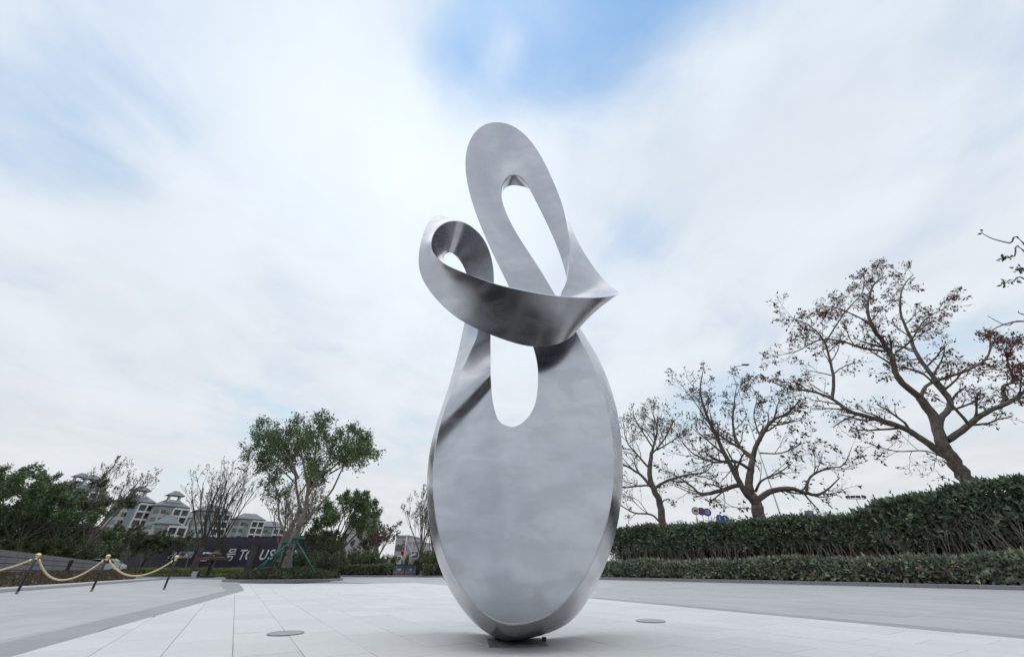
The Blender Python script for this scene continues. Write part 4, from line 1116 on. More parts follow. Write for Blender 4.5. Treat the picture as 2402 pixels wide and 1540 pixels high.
def h_tall(f):
    if f < sA: return 4.1
    if f < sB: return 4.1+(3.72-4.1)*(f-sA)/(sB-sA)
    if f < sC: return 3.72+(3.2-3.72)*(f-sB)/(sC-sB)
    return 3.2+(3.4-3.2)*min(1, (f-sC)/(1-sC))
hedge('tall_hedge', 'tall dark green hedge with bare pale stems below, along the right side', HR, 2.0, 2.2, h_tall, 1.65, 46000, L_HT, .27, side=-1, stems=230, grow=1)
hedge('tall_hedge_skirt', 'x', HR, 2.3, 1.8, lambda f: 1.9, 0.4, 4500, L_HT, .22, side=-1, core=False)
hedge('low_hedge', 'low green hedge with orange blossoms along the right-hand kerb', HR, 0.28, 1.75, lambda f: 1.12-.12*f, 0.08, 34000, L_HL, .24, side=-1, stems=0, tipm=L_TIP, grow=.45,
      flowers=((1906, 1344), (1991, 1338), (2024, 1322), (2150, 1332), (2192, 1352), (2210, 1332), (2243, 1322), (1792, 1332), (2232, 1327)))
L_HF = leafmat('hedge_far_leaf', (0.062, 0.085, 0.054), (0.203, 0.238, 0.144))
hedge('low_hedge', 'low clipped hedge behind the far kerb between poster boards and sculpture', [K2, K1, g2(986, 1353)], 0.35, 2.0, lambda f: .95, 0.08, 15000, L_HF, .20, side=-1, grow=.3)
hedge('low_hedge', 'low clipped hedge behind the far kerb between island and tan gate post', [g2(903, 1352.3), K0, g2(690, 1350)], 0.35, 2.0, lambda f: .85, 0.08, 12000, L_HF, .20, side=-1, grow=.3)
for o in list(COL.objects):
    if o.name == 'tall_hedge_skirt':
        main = [q for q in COL.objects if q.name == 'tall_hedge'][0]
        for ch in list(o.children):
            ch.parent = main; ch.name = 'lower_foliage'
        bpy.data.objects.remove(o)
# garden bank behind the right kerb
tag(link('planting_bed', mesh('planting_bed', [(*K5, .06), (*K4, .06), (*K3, .06), (*K2, .06), (*K1, .06), (*K0, .06), (-60, 50, .06), (-60, 75, .06), (60, 75, .06), (75, 10, .06)], [tuple(range(10))[::-1]], [M_SOIL])), kind='structure')

# ---------------------------------------------------------------- ground-cover beds
def cover_bed(name, poly, hfun, count, leafm, lsize, label, z0=0.05, kind='stuff'):
    A = np.array(poly); mn, mx = A.min(0), A.max(0); pts = []
    def inside(p):
        c = False; n = len(A); j = n-1
        for i in range(n):
            if (A[i][1] > p[1]) != (A[j][1] > p[1]) and p[0] < (A[j][0]-A[i][0])*(p[1]-A[i][1])/(A[j][1]-A[i][1])+A[i][0]: c = not c
            j = i
        return c
    while len(pts) < count:
        q = mn+(mx-mn)*nr.random(2)
        if inside(q): pts.append(q)
    Q = np.array(pts); z = np.array([hfun(q) for q in Q])+.05*wave(Q[:, 0]*1.3+Q[:, 1]*2.1, 4, 3)+nr.normal(size=count)*.03
    D = nr.normal(size=(count, 3))*.7+np.array([0, -.25, .8]); V, F = leaf_arrays(np.column_stack([Q, z]), D, lsize*(.6+.8*nr.random(count)), .5)
    o = link(name, mesh(name, V, F, [leafm])); tag(o, kind='stuff'); 
    return o
L_GC = leafmat('groundcover_leaf', (0.062, 0.062, 0.042), (0.104, 0.128, 0.069), (0.170, 0.069, 0.063)); L_GR = leafmat('groundcover_red', (0.158, 0.074, 0.065), (0.102, 0.102, 0.058), (0.208, 0.071, 0.071))
# left bed in front of the wall
A_, d_, L_ = WALL; nw = np.array([-d_[1], d_[0]])
kd = np.array(KL1)-np.array(KL0); kd /= np.linalg.norm(kd); kn = np.array([-kd[1], kd[0]])
B0 = np.array(KLb)+kn*.85; B1 = np.array(KL1)+kn*.85-kd*1.0
wl0 = A_-nw*.1; wl1 = A_+d_*(L_+1.5)-nw*.1
bed = [tuple(B0), tuple(B0*.45+B1*.55), tuple(B1*.97+B0*.03), tuple(g2(300, 1354)), tuple(wl1), tuple(wl0)]
tag(link('flower_bed', mesh('flower_bed', [(x, y, .09) for x, y in bed], [tuple(range(len(bed)))], [M_SOIL])), kind='structure')
def bedh(q): 
    d = np.dot(q-B0, kn); return .10+.28*min(1, max(0, d)/4)
cover_bed('ground_cover', bed, bedh, 24000, L_GR, .16, '')
# lawn strip and box border in front of the hoarding
lawn = [g2(190, 1347.5), g2(560, 1350.5), g2(575, 1344), g2(250, 1342)]
LW = [(-75, 52.5), (-27.5, 45.2), (-23, 56), (-75, 66)]
tag(link('lawn', mesh('lawn', [(x, y, .03) for x, y in LW], [(0,1,2,3)], [mat('turf', (.06,.085,.03), .95, var=.3, scale=1.0)])), kind='structure')
cover_bed('grass', LW, lambda q: .05, 16000, leafmat('grass_blade', (.075,.105,.035), (.13,.165,.05)), .16, '')
cover_bed('clipped_border', [(-75, 57), (-26, 50.5), (-25, 52), (-75, 59)], lambda q: .5*nr.random()**.5+.1, 9000, leafmat('border_leaf', (.13,.155,.035), (.20,.225,.06)), .22, '')
# planted island with two trees
_c = gp(669, 1362.2); cI = np.array((_c.x, _c.y)); cI = cI*(30.0/cI[1]); _v = cI/np.linalg.norm(cI); _p = np.array((_v[1], -_v[0]))
ring = [tuple(cI + _p*math.cos(a)*3.55 + _v*math.sin(a)*2.7) for a in np.linspace(0, 2*math.pi, 41)[:-1]]
kerb('island_kerb', [np.array(p) for p in ring]+[np.array(ring[0])], .2, -.03, .14, M_KERB, seg=1.0, side=1)
IR = [tuple(np.array(p)+(np.mean(ring, axis=0)-np.array(p))*.06) for p in ring]
tag(link('island_soil', mesh('island_soil', [(x, y, .11) for x, y in IR], [tuple(range(len(IR)))], [M_SOIL])), kind='structure')
def mound(q):
    d = math.hypot(np.dot(q-cI, _p)/3.5, np.dot(q-cI, _v)/2.6); return .13+.50*max(0, 1-d**2)
cover_bed('ground_cover', IR, mound, 16000, L_GC, .17, '')
nV = [(cI[0], cI[1], .62)]; nF = []
for k, (x, y) in enumerate(IR): nV.append((x, y, .09))
mm = MB(); rings_ = 6
Vm = [(cI[0], cI[1], mound(cI)-.06)]
for j in range(1, rings_+1):
    for (x, y) in IR:
        q = cI+(np.array((x, y))-cI)*j/rings_; Vm.append((q[0], q[1], mound(q)-.06))
nI = len(IR); Fm = [(0, 1+i, 1+(i+1) % nI) for i in range(nI)]
for j in range(rings_-1):
    for i in range(nI): Fm.append((1+j*nI+i, 1+(j+1)*nI+i, 1+(j+1)*nI+(i+1) % nI, 1+j*nI+(i+1) % nI))
tag(link('island_mound', mesh('island_mound', Vm, Fm, [M_SOIL], True)), kind='structure')

# ---------------------------------------------------------------- dark hoarding with lettering
M_HOARD = mat('hoarding_film', (0.030, 0.028, 0.045), 0.45, var=.15, scale=.6, objr=.12); M_LETTER = mat('white_letter', (0.72, 0.74, 0.78), 0.4)
def screen_on(P0, P1, px):
    d = (P1-P0); best = None
    for s in np.linspace(-.2, 1.2, 1500):
        q = P0+d*s; zc_ = q.y*math.cos(PITCH)+(2.0-EYE)*math.sin(PITCH); X_ = 1201+FPX*q.x/zc_
        if zc_ > 1 and (best is None or abs(X_-px) < best[0]): best = (abs(X_-px), s)
    return best[1]
HP0 = at(60, 1330, 70); HP1 = at(775, 1330, 60); HP0.z = HP1.z = 0
def hoarding():
    d = HP1-HP0; L = d.length; rz = math.atan2(d.y, d.x); h0 = at(300, 1262, 66).z; h1 = at(740, 1257.5, 60).z; H = (h0+h1)/2
    t = thing('hoarding', tuple(HP0), 'long dark purple-grey hoarding with white lettering behind the lawn', 'hoarding', rz=rz)
    n = int(L/2.44); w = L/n
    m = MB(); m.box((w/2, 0, H/2), (w-.02, .08, H)); pm = mesh('panel', m.v, m.f, [M_HOARD])
    for k in range(n): link('panel', pm, t, (k*w, rng.uniform(-.006, .006), 0))
    m = MB(); m.box((0, .35, H/2), (.12, .12, H-.2)); m.box((0, .18, H*.7), (.06, .30, .06)); pf = mesh('post', m.v, m.f, [M_BLK])
    for k in range(0, n+1, 2): link('post', pf, t, (k*w, 0, 0))
    m = MB(); m.box((L/2, 0, H+.04), (L, .14, .08)); m.obj('top_rail', [M_BLK], t)
    def put(name, s, px, py, size, shear=.0, bold=.0):
        sfr = screen_on(HP0, HP1, px); q = HP0+d*sfr; z = at(px, py, q.y).z
        lettering(name, s, size, t, (sfr*L, -.07, z), 0, M_LETTER, .03, shear, bold)
    hz = pxm(1302, 63, 24)
    put('character', '号', 539.5, 1302, hz*1.12, .15, .01)
    for ch, px in (('T', 566), ('O', 584), ('U', 617), ('S', 635)):
        put('letter', ch, px, 1301.5, hz*1.22, .2, .018)
    for ch, px in (('Z', 683), ('A', 692)): put('letter', ch, px, 1301.5, hz*1.1, .2, .0)
    put('character', '二', 478, 1306, hz*1.1, .15, .02)
    for ch, px in (('龙', 420), ('光', 428.5), ('集', 437), ('团', 445.5)): put('character', ch, px, 1299.5, hz*.50, .1, .006)
    put('letters', 'LOGAN GROUP', 436, 1306.2, hz*.20, .0, .0)
    # slanted angular emblem
    sfr = screen_on(HP0, HP1, 403); q = HP0+d*sfr; z = at(403, 1302, q.y).z; e = hz*.42
    m = MB()
    for (x0, z0, x1, z1) in ((-1, -1, -.6, 1), (-.6, 1, .2, 1), (.2, 1, 0, .1), (-.75, .1, 0, .1), (.15, -.9, .8, .9), (.8, .9, 1.1, -.9)):
        a = Vector((x0*e, 0, z0*e)); b = Vector((x1*e, 0, z1*e)); c = (a+b)/2; l = (b-a).length; an = math.atan2(b.z-a.z, b.x-a.x)
        m.box(c, (l, .04, .13), M=Matrix.Rotation(-an, 3, 'Y'))
    m.obj('emblem', [M_LETTER], t, loc=(sfr*L, -.07, z))
hoarding()

# ---------------------------------------------------------------- lawn side: parasol, guard, sign slab, dark pillar, car
M_CANVAS = mat('brown_canvas', (0.10, 0.055, 0.052), 0.8, var=.12, scale=3); M_DGREY = mat('dark_stone', (0.030, 0.030, 0.033), 0.55, var=.15, scale=3)
def parasol():
    b = gp(494, 1353); Y = b.y; w = pxm(1306, Y, 58); top = at(492, 1287, Y); ev = at(495, 1307, Y).z; b.x = at(495, 1303, Y).x
    t = thing('parasol', (b.x, b.y+.55, 0), 'large brown two-tier square parasol over the uniformed figure', 'parasol')
    def pyr(hw, z0, z1, sag, n=6, hole=.0):
        m = MB(); 
        for k in range(4):
            a = k*math.pi/2+R(20); c0 = Vector((math.cos(a)*hw, math.sin(a)*hw, z0)); c1 = Vector((math.cos(a+math.pi/2)*hw, math.sin(a+math.pi/2)*hw, z0)); ap = Vector((0, 0, z1))
            V = []; F = []
            for i in range(n+1):
                f = i/n*(1-hole); L0 = c0.lerp(ap, f); L1 = c1.lerp(ap, f)
                for v in (L0, L1): v.z -= sag*math.sin(f*math.pi)
                mid = (L0+L1)/2; mid.z -= .05*(1-f); V += [L0, mid, L1]
            for i in range(n):
                for q in (0, 1): F.append((3*i+q, 3*i+q+1, 3*i+q+4, 3*i+q+3))
            m.add(V, F)
            vv = [c0, c1, c1-Vector((0, 0, .2)), c0-Vector((0, 0, .2))]; m.add(vv, [(0,1,2,3)])
        return m
    pyr(w*.56, ev, top.z-.38, .08, hole=.12).obj('canopy', [M_CANVAS], t); pyr(w*.24, top.z-.36, top.z-.08, .03).obj('top_tier', [M_CANVAS], t)
    m = MB(); m.lathe([(.035, .05), (.035, top.z-.1)], 10); m.obj('pole', [M_BLK], t); m = MB(); m.box((0, 0, .04), (.7, .7, .08)); m.obj('foot', [M_BLK], t)
    for k in range(4):
        a = k*math.pi/2+R(20); m = MB(); m.tube([Vector((0, 0, ev+.1)), Vector((math.cos(a)*w*.5, math.sin(a)*w*.5, ev+.02))], .015, 5); m.obj('rib', [M_BLK], t)
    m = MB(); m.box((-.55, -w*.37, ev+.34), (.16, .02, .12)); m.box((-.05, -w*.37, ev+.34), (.5, .02, .07)); m.obj('printed_mark', [M_LETTER], t)
parasol()
def skin_person(name, joints, edges, label, cat, loc, rz, mats, height=1.75, cols=None):
    pass
def body_mesh(nodes, edges, name, mt, parent, lev=1, root=0):
    me = bpy.data.meshes.new(name); me.from_pydata([n[:3] for n in nodes], edges, []); o = bpy.data.objects.new(name, me); COL.objects.link(o)
    m = o.modifiers.new('s', 'SKIN'); m.use_smooth_shade = True
    for i, n in enumerate(nodes): me.skin_vertices[0].data[i].radius = (n[3], n[4] if len(n) > 4 else n[3]); me.skin_vertices[0].data[i].use_root = (i == root)
    s = o.modifiers.new('u', 'SUBSURF'); s.levels = lev; s.render_levels = lev
    dg = bpy.context.evaluated_depsgraph_get(); me2 = bpy.data.meshes.new_from_object(o.evaluated_get(dg)); bpy.data.objects.remove(o)
    me2.name = name; me2.materials.clear(); me2.materials.append(mt)
    return link(name, me2, parent)
M_SKIN = mat('skin', (.42, .27, .20), .55); M_CLOTH = mat('black_uniform', (.014, .014, .018), .75, var=.2); M_SHOE = mat('shoe_black', (.01, .01, .01), .35)
def person(loc, rz, label, H=1.7, cap=True, longhair=False, walking=False, cloth=None):
    t = thing('person', loc, label, 'person', rz=rz); k = H/1.75; cm = cloth or M_CLOTH
    st = .16 if not walking else .06; fy = .22 if walking else .02
    n = [(0, 0, .95, .135, .10), (0, 0, 1.12, .125, .095), (0, -.01, 1.30, .165, .11), (0, 0, 1.43, .10, .08), (0, -.01, 1.50, .052, .052),
         (-st*.55, 0, .86, .095, .10), (-st, fy*.4, .48, .068, .07), (-st*1.1, fy, .09, .045, .05), (-st*1.15, fy-.14, .05, .04, .03),
         (st*.55, 0, .86, .095, .10), (st, -fy*.4, .48, .068, .07), (st*1.1, -fy*.8, .09, .045, .05), (st*1.15, -fy*.8-.14, .05, .04, .03),
         (-.20, 0, 1.40, .058, .06), (-.27, .03, 1.14, .046, .046), (-.12, -.14, 1.02, .036, .036),
         (.20, 0, 1.40, .058, .06), (.27, .03, 1.14, .046, .046), (.12, -.14, 1.02, .036, .036)]
    n = [(x*k, y*k, z*k, r*k, q*k) for x, y, z, r, q in n]
    e = [(0,1),(1,2),(2,3),(3,4),(0,5),(5,6),(6,7),(7,8),(0,9),(9,10),(10,11),(11,12),(3,13),(13,14),(14,15),(3,16),(16,17),(17,18)]
    body_mesh(n, e, 'body', cm, t, 2)
    m = MB(); R1 = .095*k
    m.lathe([(.012*k, -.125*k), (.045*k, -.115*k), (.068*k, -.07*k), (.078*k, 0), (.076*k, .05*k), (.055*k, .095*k), (.015*k, .115*k)], 18, c=(0, -.01*k, 1.625*k)); 
    m.box((0, -.09*k, 1.61*k), (.02*k, .03*k, .04*k)); m.box((-.078*k, 0, 1.61*k), (.014*k, .03*k, .05*k)); m.box((.078*k, 0, 1.61*k), (.014*k, .03*k, .05*k)); m.obj('head', [M_SKIN], t, True)
    for sx in (-1, 1): m = MB(); m.box((sx*.03*k, -.083*k, 1.635*k), (.022*k, .012*k, .010*k)); m.obj('eye', [M_SHOE], t)
    m = MB(); m.box((0, -.082*k, 1.565*k), (.04*k, .012*k, .009*k)); m.obj('mouth', [mat('lip', (.3, .12, .1), .5)], t)
    for sx in (-1, 1):
        q = MB(); hx, hy, hz_ = sx*.10*k, -.155*k, 1.01*k; q.box((hx, hy, hz_), (.075*k, .03*k, .08*k))
        for f, l in enumerate((.06, .072, .068, .055)): q.tube([Vector((hx-.027*k+f*.018*k, hy, hz_-.035*k)), Vector((hx-.027*k+f*.018*k, hy-.008*k, hz_-(.035+l*.6)*k)), Vector((hx-.027*k+f*.018*k, hy+.012*k, hz_-(.035+l)*k))], .008*k, 6)
        q.tube([Vector((hx-sx*.035*k, hy, hz_+.01*k)), Vector((hx-sx*.055*k, hy-.015*k, hz_-.03*k))], .009*k, 6); q.obj('hand', [M_SKIN], t, True)
    if cap:
        m = MB(); m.lathe([(.078*k, 0), (.082*k, .03*k), (.115*k, .065*k), (.10*k, .085*k), (.02*k, .09*k)], 20, c=(0, 0, 1.665*k)); m.box((0, -.105*k, 1.672*k), (.12*k, .07*k, .008*k)); m.obj('cap', [cm], t, True)
    if longhair:
        m = MB(); m.lathe([(.10*k, -.34*k), (.115*k, -.2*k), (.098*k, 0), (.088*k, .06*k), (.05*k, .115*k), (.01*k, .125*k)], 18, c=(0, .03*k, 1.64*k)); m.obj('hair', [M_SHOE], t, True)
    return t
gq = gp(484, 1353)
m_ = MB(); m_.box((0, 0, .05), (1.0, .7, .10)); tag(m_.obj('guard_platform', [M_DGREY], None, loc=(gq.x+.1, gq.y, 0)), 'flat dark platform under the uniformed figure beneath the parasol', 'platform')
person((gq.x, gq.y, .10), R(-35), 'person in black uniform and cap standing under the brown parasol', 1.72)
sg = gp(453, 1354)
def white_slab():
    t = thing('sign_slab', (sg.x, sg.y, 0), 'small pale grey upright slab standing left of the parasol', 'sign slab', rz=R(-14)); w = pxm(1350, sg.y, 14.5); h = at(453, 1339.5, sg.y).z
    m = MB(); m.box((0, 0, h/2+.015), (w, .10, h)); m.obj('face_stone', [mat('pale_slab', (.42, .43, .45), .6, var=.12, scale=5)], t)
    m = MB(); m.box((0.05, .16, h/2), (w*.9, .18, h*.94)); m.obj('back_block', [M_DGREY], t)
white_slab()
def pillar():
    b = gp(578, 1352.5); h = at(578+23, 1277, b.y).z; w = pxm(1345, b.y, 20)
    t = thing('dark_pillar', (b.x, b.y, 0), 'tall dark grey slab pillar standing left of the planted island', 'pillar', rz=R(-12))
    m = MB(); m.box((0, 0, h/2), (w, .35, h)); m.obj('slab', [M_DGREY], t)
    m = MB(); m.box((0, 0, .04), (w+.1, .45, .08)); m.obj('plinth', [M_BLK], t)
    m = MB(); M_F = mat('faint_letter', (.16, .16, .17), .5)
    for k in range(9): m.box((-.02, -.18, h*.34+k*.12), (.05, .01, .06))
    m.obj('faint_lettering', [M_F], t)
pillar()
def car():
    p = at(245, 1346, 52); t = thing('white_car', (p.x-.9, p.y, -.03), 'white car half hidden behind the end of the stone wall', 'car', rz=R(25))
    M_W = mat('car_white', (.75, .76, .78), .25, var=.03); M_GL = mat('car_glass', (.012, .014, .018), .08, spec=.8); M_TY = mat('tyre', (.02, .02, .02), .8)
    prof = [(-2.25, .32), (-2.28, .75), (-2.15, 1.02), (-1.45, 1.10), (-.75, 1.62), (.95, 1.66), (1.75, 1.15), (2.1, 1.02), (2.25, .7), (2.22, .32)]
    def extr(prof, w, name, mt, inset=.12, z0=1.1):
        m = MB(); n = len(prof); V = []
        for sgn in (-1, 1):
            for x, z in prof: V.append((x, sgn*(w-(inset if z > z0+.05 else 0)), z))
        F = [tuple(range(n))[::-1], tuple(range(n, 2*n))]+[(i, (i+1) % n, n+(i+1) % n, n+i) for i in range(n)]; m.add(V, F); return m.obj(name, [mt], t)
    extr(prof, .9, 'body', M_W)
    for sgn in (-1, 1):
        m = MB(); m.add([(-1.32, sgn*.86, 1.13), (-.72, sgn*.80, 1.55), (.88, sgn*.80, 1.57), (1.55, sgn*.86, 1.15)], [(0,1,2,3)]); o_ = m.obj('side_window', [M_GL], t); 
        for v in o_.data.vertices: v.co.y += sgn*.035
    m = MB(); m.add([(1.70, -.74, 1.21), (1.70, .74, 1.21), (1.02, .70, 1.60), (1.02, -.70, 1.60)], [(0,1,2,3)]); o_ = m.obj('windscreen', [M_GL], t); [setattr(v.co, 'x', v.co.x+.04) for v in o_.data.vertices]
    m = MB(); m.add([(-1.42, -.74, 1.14), (-1.42, .74, 1.14), (-.80, .70, 1.56), (-.80, -.70, 1.56)], [(0,1,2,3)]); o_ = m.obj('rear_window', [M_GL], t); [setattr(v.co, 'x', v.co.x-.04) for v in o_.data.vertices]
    for sx in (-1.4, 1.4):
        for sy in (-.82, .82):
            m = MB(); m.lathe([(.2, -.1), (.33, -.1), (.34, 0), (.33, .1), (.2, .1)], 20, ax=Matrix.Rotation(math.pi/2, 3, 'X')); wq = m.obj('wheel', [M_TY], t, loc=(sx, sy, .34))
            q = MB(); q.lathe([(.02, -.11), (.2, -.11), (.2, .11), (.02, .11)], 12, ax=Matrix.Rotation(math.pi/2, 3, 'X')); q.obj('rim', [M_CRIM], wq)
    for sy in (-.68, .68):
        m = MB(); m.box((2.2, sy, .78), (.1, .36, .16)); m.obj('headlight', [M_COVER], t); m = MB(); m.box((-2.24, sy, .86), (.08, .3, .18)); m.obj('tail_light', [mat('tail_red', (.35, .02, .02), .3)], t)
    m = MB(); m.box((2.22, 0, .55), (.08, 1.1, .2)); m.obj('grille', [M_GL], t)
car()

# ---------------------------------------------------------------- gate group left of the sculpture
def Z5(x, y): return (780*.9238+x/5.132*.9238, 1200*.9238+y/5.132*.9238)
M_TAN = mat('tan_post', (.42, .30, .22), .6, var=.1); M_WHT = mat('white_metal', (.72, .73, .75), .4, var=.04); M_REDB = mat('red_banner', (.45, .035, .05), .6)
def camera_post(px0, pyb, pyt, Y, flip, label, bushes=False):
    b = at(px0, pyb, Y); b.z = 0; h = at(px0, pyt, Y).z
    t = thing('camera_post', (b.x, Y, .0), label, 'camera post', 'tan gate posts with camera boxes')
    m = MB(); m.box((0, 0, h*.22), (.09, .09, h*.44)); m.obj('lower_post', [M_TAN], t)
    m = MB(); m.box((0, 0, h*.67), (.24, .20, h*.5)); m.obj('housing', [M_TAN], t)
    m = MB(); m.box((0, 0, .09), (.62, .22, .17), M=Matrix.Rotation(R(24*flip), 3, 'Y')); m.obj('camera_box', [M_WHT], t, loc=(.12*(1 if flip > 0 else -1)*0, -.02, h+.02))
camera_post(908, 1348.5, 1306, 44.0, 1, 'tan post with camera box tilted down right, left of poster boards')
camera_post(963, 1342, 1304, 45.5, -1, 'tan post with camera box tilted up right, right end of poster boards')
def poster_boards():
    Y = 43.6; a = at(919, 1349, Y); b = at(976, 1346, Y+.8); a.z = b.z = 0; L = (b-a).length; h = at(940, 1322, Y).z
    t = thing('poster_barrier', tuple(a), 'low barrier of two blue and pink night-sky poster boards below the parking sign', 'barrier', rz=math.atan2(b.y-a.y, b.x-a.x))
    mp = bpy.data.materials.new('poster_print'); mp.use_nodes = True; tr = mp.node_tree; bs = tr.nodes['Principled BSDF']
    tcn = tr.nodes.new('ShaderNodeTexCoord'); sp = tr.nodes.new('ShaderNodeSeparateXYZ'); tr.links.new(tcn.outputs['Object'], sp.inputs[0])
    c = ramp(tr, mathn(tr, 'DIVIDE', sp.outputs[2], h), [(0.0, (.16, .10, .11)), (.35, (.34, .22, .22)), (.55, (.10, .13, .20)), (1.0, (.02, .035, .075))]); nz_ = tr.nodes.new('ShaderNodeTexNoise'); nz_.inputs['Scale'].default_value = 4
    c = mixc(tr, mathn(tr, 'MULTIPLY', nz_.outputs['Fac'], .5), c, (.05, .06, .09)); tr.links.new(c, bs.inputs['Base Color']); bs.inputs['Roughness'].default_value = .35
    for k in range(2):
        m = MB(); m.box((L*(.25+.5*k), 0, h*.5+.05), (L*.47, .04, h*.86)); m.obj('poster_board', [mp], t)
        m = MB()
        for z in (h*.95+.02, .08): m.box((L*(.25+.5*k), 0, z), (L*.49, .08, .05))
        m.obj('board_frame', [M_BLK], t)
    for k in range(3): m = MB(); m.box((L*(.01+.49*k), 0, h*.5), (.07, .09, h)); m.obj('upright', [M_BLK], t)
    for k in (0, 1): m = MB(); m.box((L*(.12+.56*k), -.2, .04), (.5, .5, .06)); m.obj('foot', [M_BLK], t)
    for x, s in ((.27, 1.0), (.75, .7)): m = MB(); m.box((L*x, -.03, h*.58), (L*.14*s, .01, .08)); m.box((L*x, -.03, h*.47), (L*.12*s, .01, .03)); m.obj('printed_caption', [M_WHT], t)
    for x in (.16, .93): m = MB(); m.box((L*x, -.03, h*.5), (.06, .01, h*.62)); m.obj('printed_strip', [mat('strip_blue', (.22, .36, .5), .5)], t)
poster_boards()
def parking_sign():
    Y = 46.0; b = at(930, 1337, Y); h = at(942, 1307.5, Y).z; b = at(934, 1330, Y); z0 = at(932, 1336, Y).z; z1 = at(940, 1301, Y).z
    t = thing('parking_sign', (b.x, Y, 0), 'tall pale grey sign pylon with black letter P beside the red banner', 'sign', rz=R(-8))
    w = pxm(1320, Y, 9.5); m = MB(); m.box((0, 0, z1/2), (w, .14, z1)); m.obj('pylon', [M_WHT], t)
    lettering('letter', 'P', .62, t, (0, -.085, z1-.42), 0, M_BLK, .008, 0, .02)
    for k, ch in enumerate('停车场'): lettering('character', ch, .20, t, (-.05, -.085, z1-1.0-k*.24), 0, M_BLK, .006)
    m = MB(); m.box((.13, -.08, z1-1.2), (.02, .01, .55)); m.box((0, -.08, z1-1.85), (.16, .01, .04)); m.obj('printed_rule', [M_BLK], t)
parking_sign()
def banner(px, pt, pb, Y, wpx, label, mt, mcol, chars, mast_px=None):
    b = at(px, pb, Y); z0, z1 = b.z, at(px, pt, Y).z; w = pxm(pt, Y, wpx)
    t = thing('banner', (b.x, Y, 0), label, 'banner', 'tall banners by the gate')
    m = MB(); n = 8; V = []
    for i in range(n+1):
        z = z0+(z1-z0)*i/n
        for j in range(4): V.append((-w/2+w*j/3, .04*math.sin(i*1.1+j), z))
    F = [(i*4+j, i*4+j+1, i*4+j+5, i*4+j+4) for i in range(n) for j in range(3)]; m.add(V, F); o_ = m.obj('cloth', [mt], t); md = o_.modifiers.new('t', 'SOLIDIFY'); md.thickness = .01
    m = MB(); m.lathe([(.035, 0), (.03, z1+.25)], 8, c=(w/2+.06, .02, 0)); m.obj('mast', [M_WHT], t); m = MB(); m.box((0, .02, z1+.03), (w+.1, .03, .03)); m.obj('cross_bar', [M_WHT], t)
    for k, ch in enumerate(chars): lettering('character', ch, w*.62, t, (0, -.065, z1-w*.5-k*w*.72), 0, mcol, .004, 0, .004)
banner(943.5, 1268, 1302, 52, 7.5, 'red banner with white characters hanging beside the white mast', M_REDB, M_WHT, '国际广场')
banner(957, 1268, 1297, 54, 7.5, 'white banner with pale blue characters right of the white mast', M_WHT, mat('pale_blue_print', (.35, .45, .62), .5), '城市之光')
def mast():
    Y = 47; b = at(944, 1340, Y); z1 = at(954.5, 1259, Y).z; m = MB(); m.lathe([(.095, 0), (.085, z1), (.03, z1+.05)], 12)
    t = thing('white_mast', (at(944, 1338, Y).x, Y, 0), 'plain white mast rising between the red and white banners', 'mast'); m.obj('tube', [M_WHT], t, True); m = MB(); m.lathe([(.2, .0), (.2, .05)], 14); m.obj('flange', [M_WHT], t)
mast()
def lamp_post(px, pyt, Y, arm, label, pole_r=.09, twin=False, fade=None):
    top = at(px, pyt, Y); t = thing('street_lamp', (top.x, Y, 0), label, 'street lamp', 'tall street lamps')
    mt = fade or M_LAMP
    m = MB(); m.lathe([(pole_r*1.7, 0), (pole_r*1.6, 1.0), (pole_r, 1.2), (pole_r*.55, top.z)], 12); m.obj('pole', [mt], t, True)
    m = MB(); m.tube([Vector((0, 0, top.z-.9)), Vector((arm*.35, 0, top.z-.15)), Vector((arm, 0, top.z+.1))], [.06, .05, .04], 8); m.obj('arm', [mt], t, True)
    m = MB(); m.box((arm*1.12, 0, top.z+.12), (.9, .3, .14)); m.obj('lamp_head', [mat('lamp_grey', (.22, .22, .22), .5)], t)
    m = MB(); m.tube([Vector((0, 0, top.z-1.2)), Vector((arm*.5, 0, top.z-2.0)), Vector((arm*.75, 0, top.z-2.9))], [.04, .035, .03], 6); m.obj('lower_arm', [mt], t, True)
M_LAMP = mat('lamp_pole', (.50, .51, .53), .5, var=.08)
lamp_post(1712, 857, 46, 1.9, 'pale tall street lamp with curved arm behind the middle right-hand tree')
lamp_post(979, 1182, 85, 3.0, 'thin distant street lamp left of the sculpture above the white mast', .06)
def flood_mast():
    Y = 95; top = at(2008, 1169, Y); t = thing('floodlight_mast', (top.x, Y, 0), 'slim mast with four floodlights above the right-hand hedge', 'floodlight mast')
    m = MB(); m.lathe([(.16, 0), (.09, top.z)], 10); m.obj('pole', [M_LAMP], t, True); m = MB(); m.box((0, 0, top.z), (4.4, .14, .14)); m.obj('cross_arm', [M_LAMP], t)
    for k, x in enumerate((-1.8, -.6, .6, 1.9)): m = MB(); m.box((x, -.1, top.z+.42), (.85, .35, .5), M=Matrix.Rotation(R(-15+10*k), 3, 'Y')); m.obj('floodlight', [M_DGREY], t)
flood_mast()
def board():
    Y = 80; top = at(1896, 1197, Y); w = pxm(1200, Y, 20); zb = at(1896, 1212, Y).z; t = thing('billboard', (top.x, Y, 0), 'small grey billboard poking above the hedge right of the middle tree', 'billboard')
    m = MB(); m.box((0, 0, (top.z+zb)/2), (w, .15, top.z-zb)); m.obj('panel', [mat('board_grey', (.20, .20, .23), .5, var=.2, scale=2)], t)
    for x in (-w*.3, w*.3): m = MB(); m.lathe([(.1, 0), (.1, zb)], 8, c=(x, .1, 0)); m.obj('leg', [M_LAMP], t)
board()
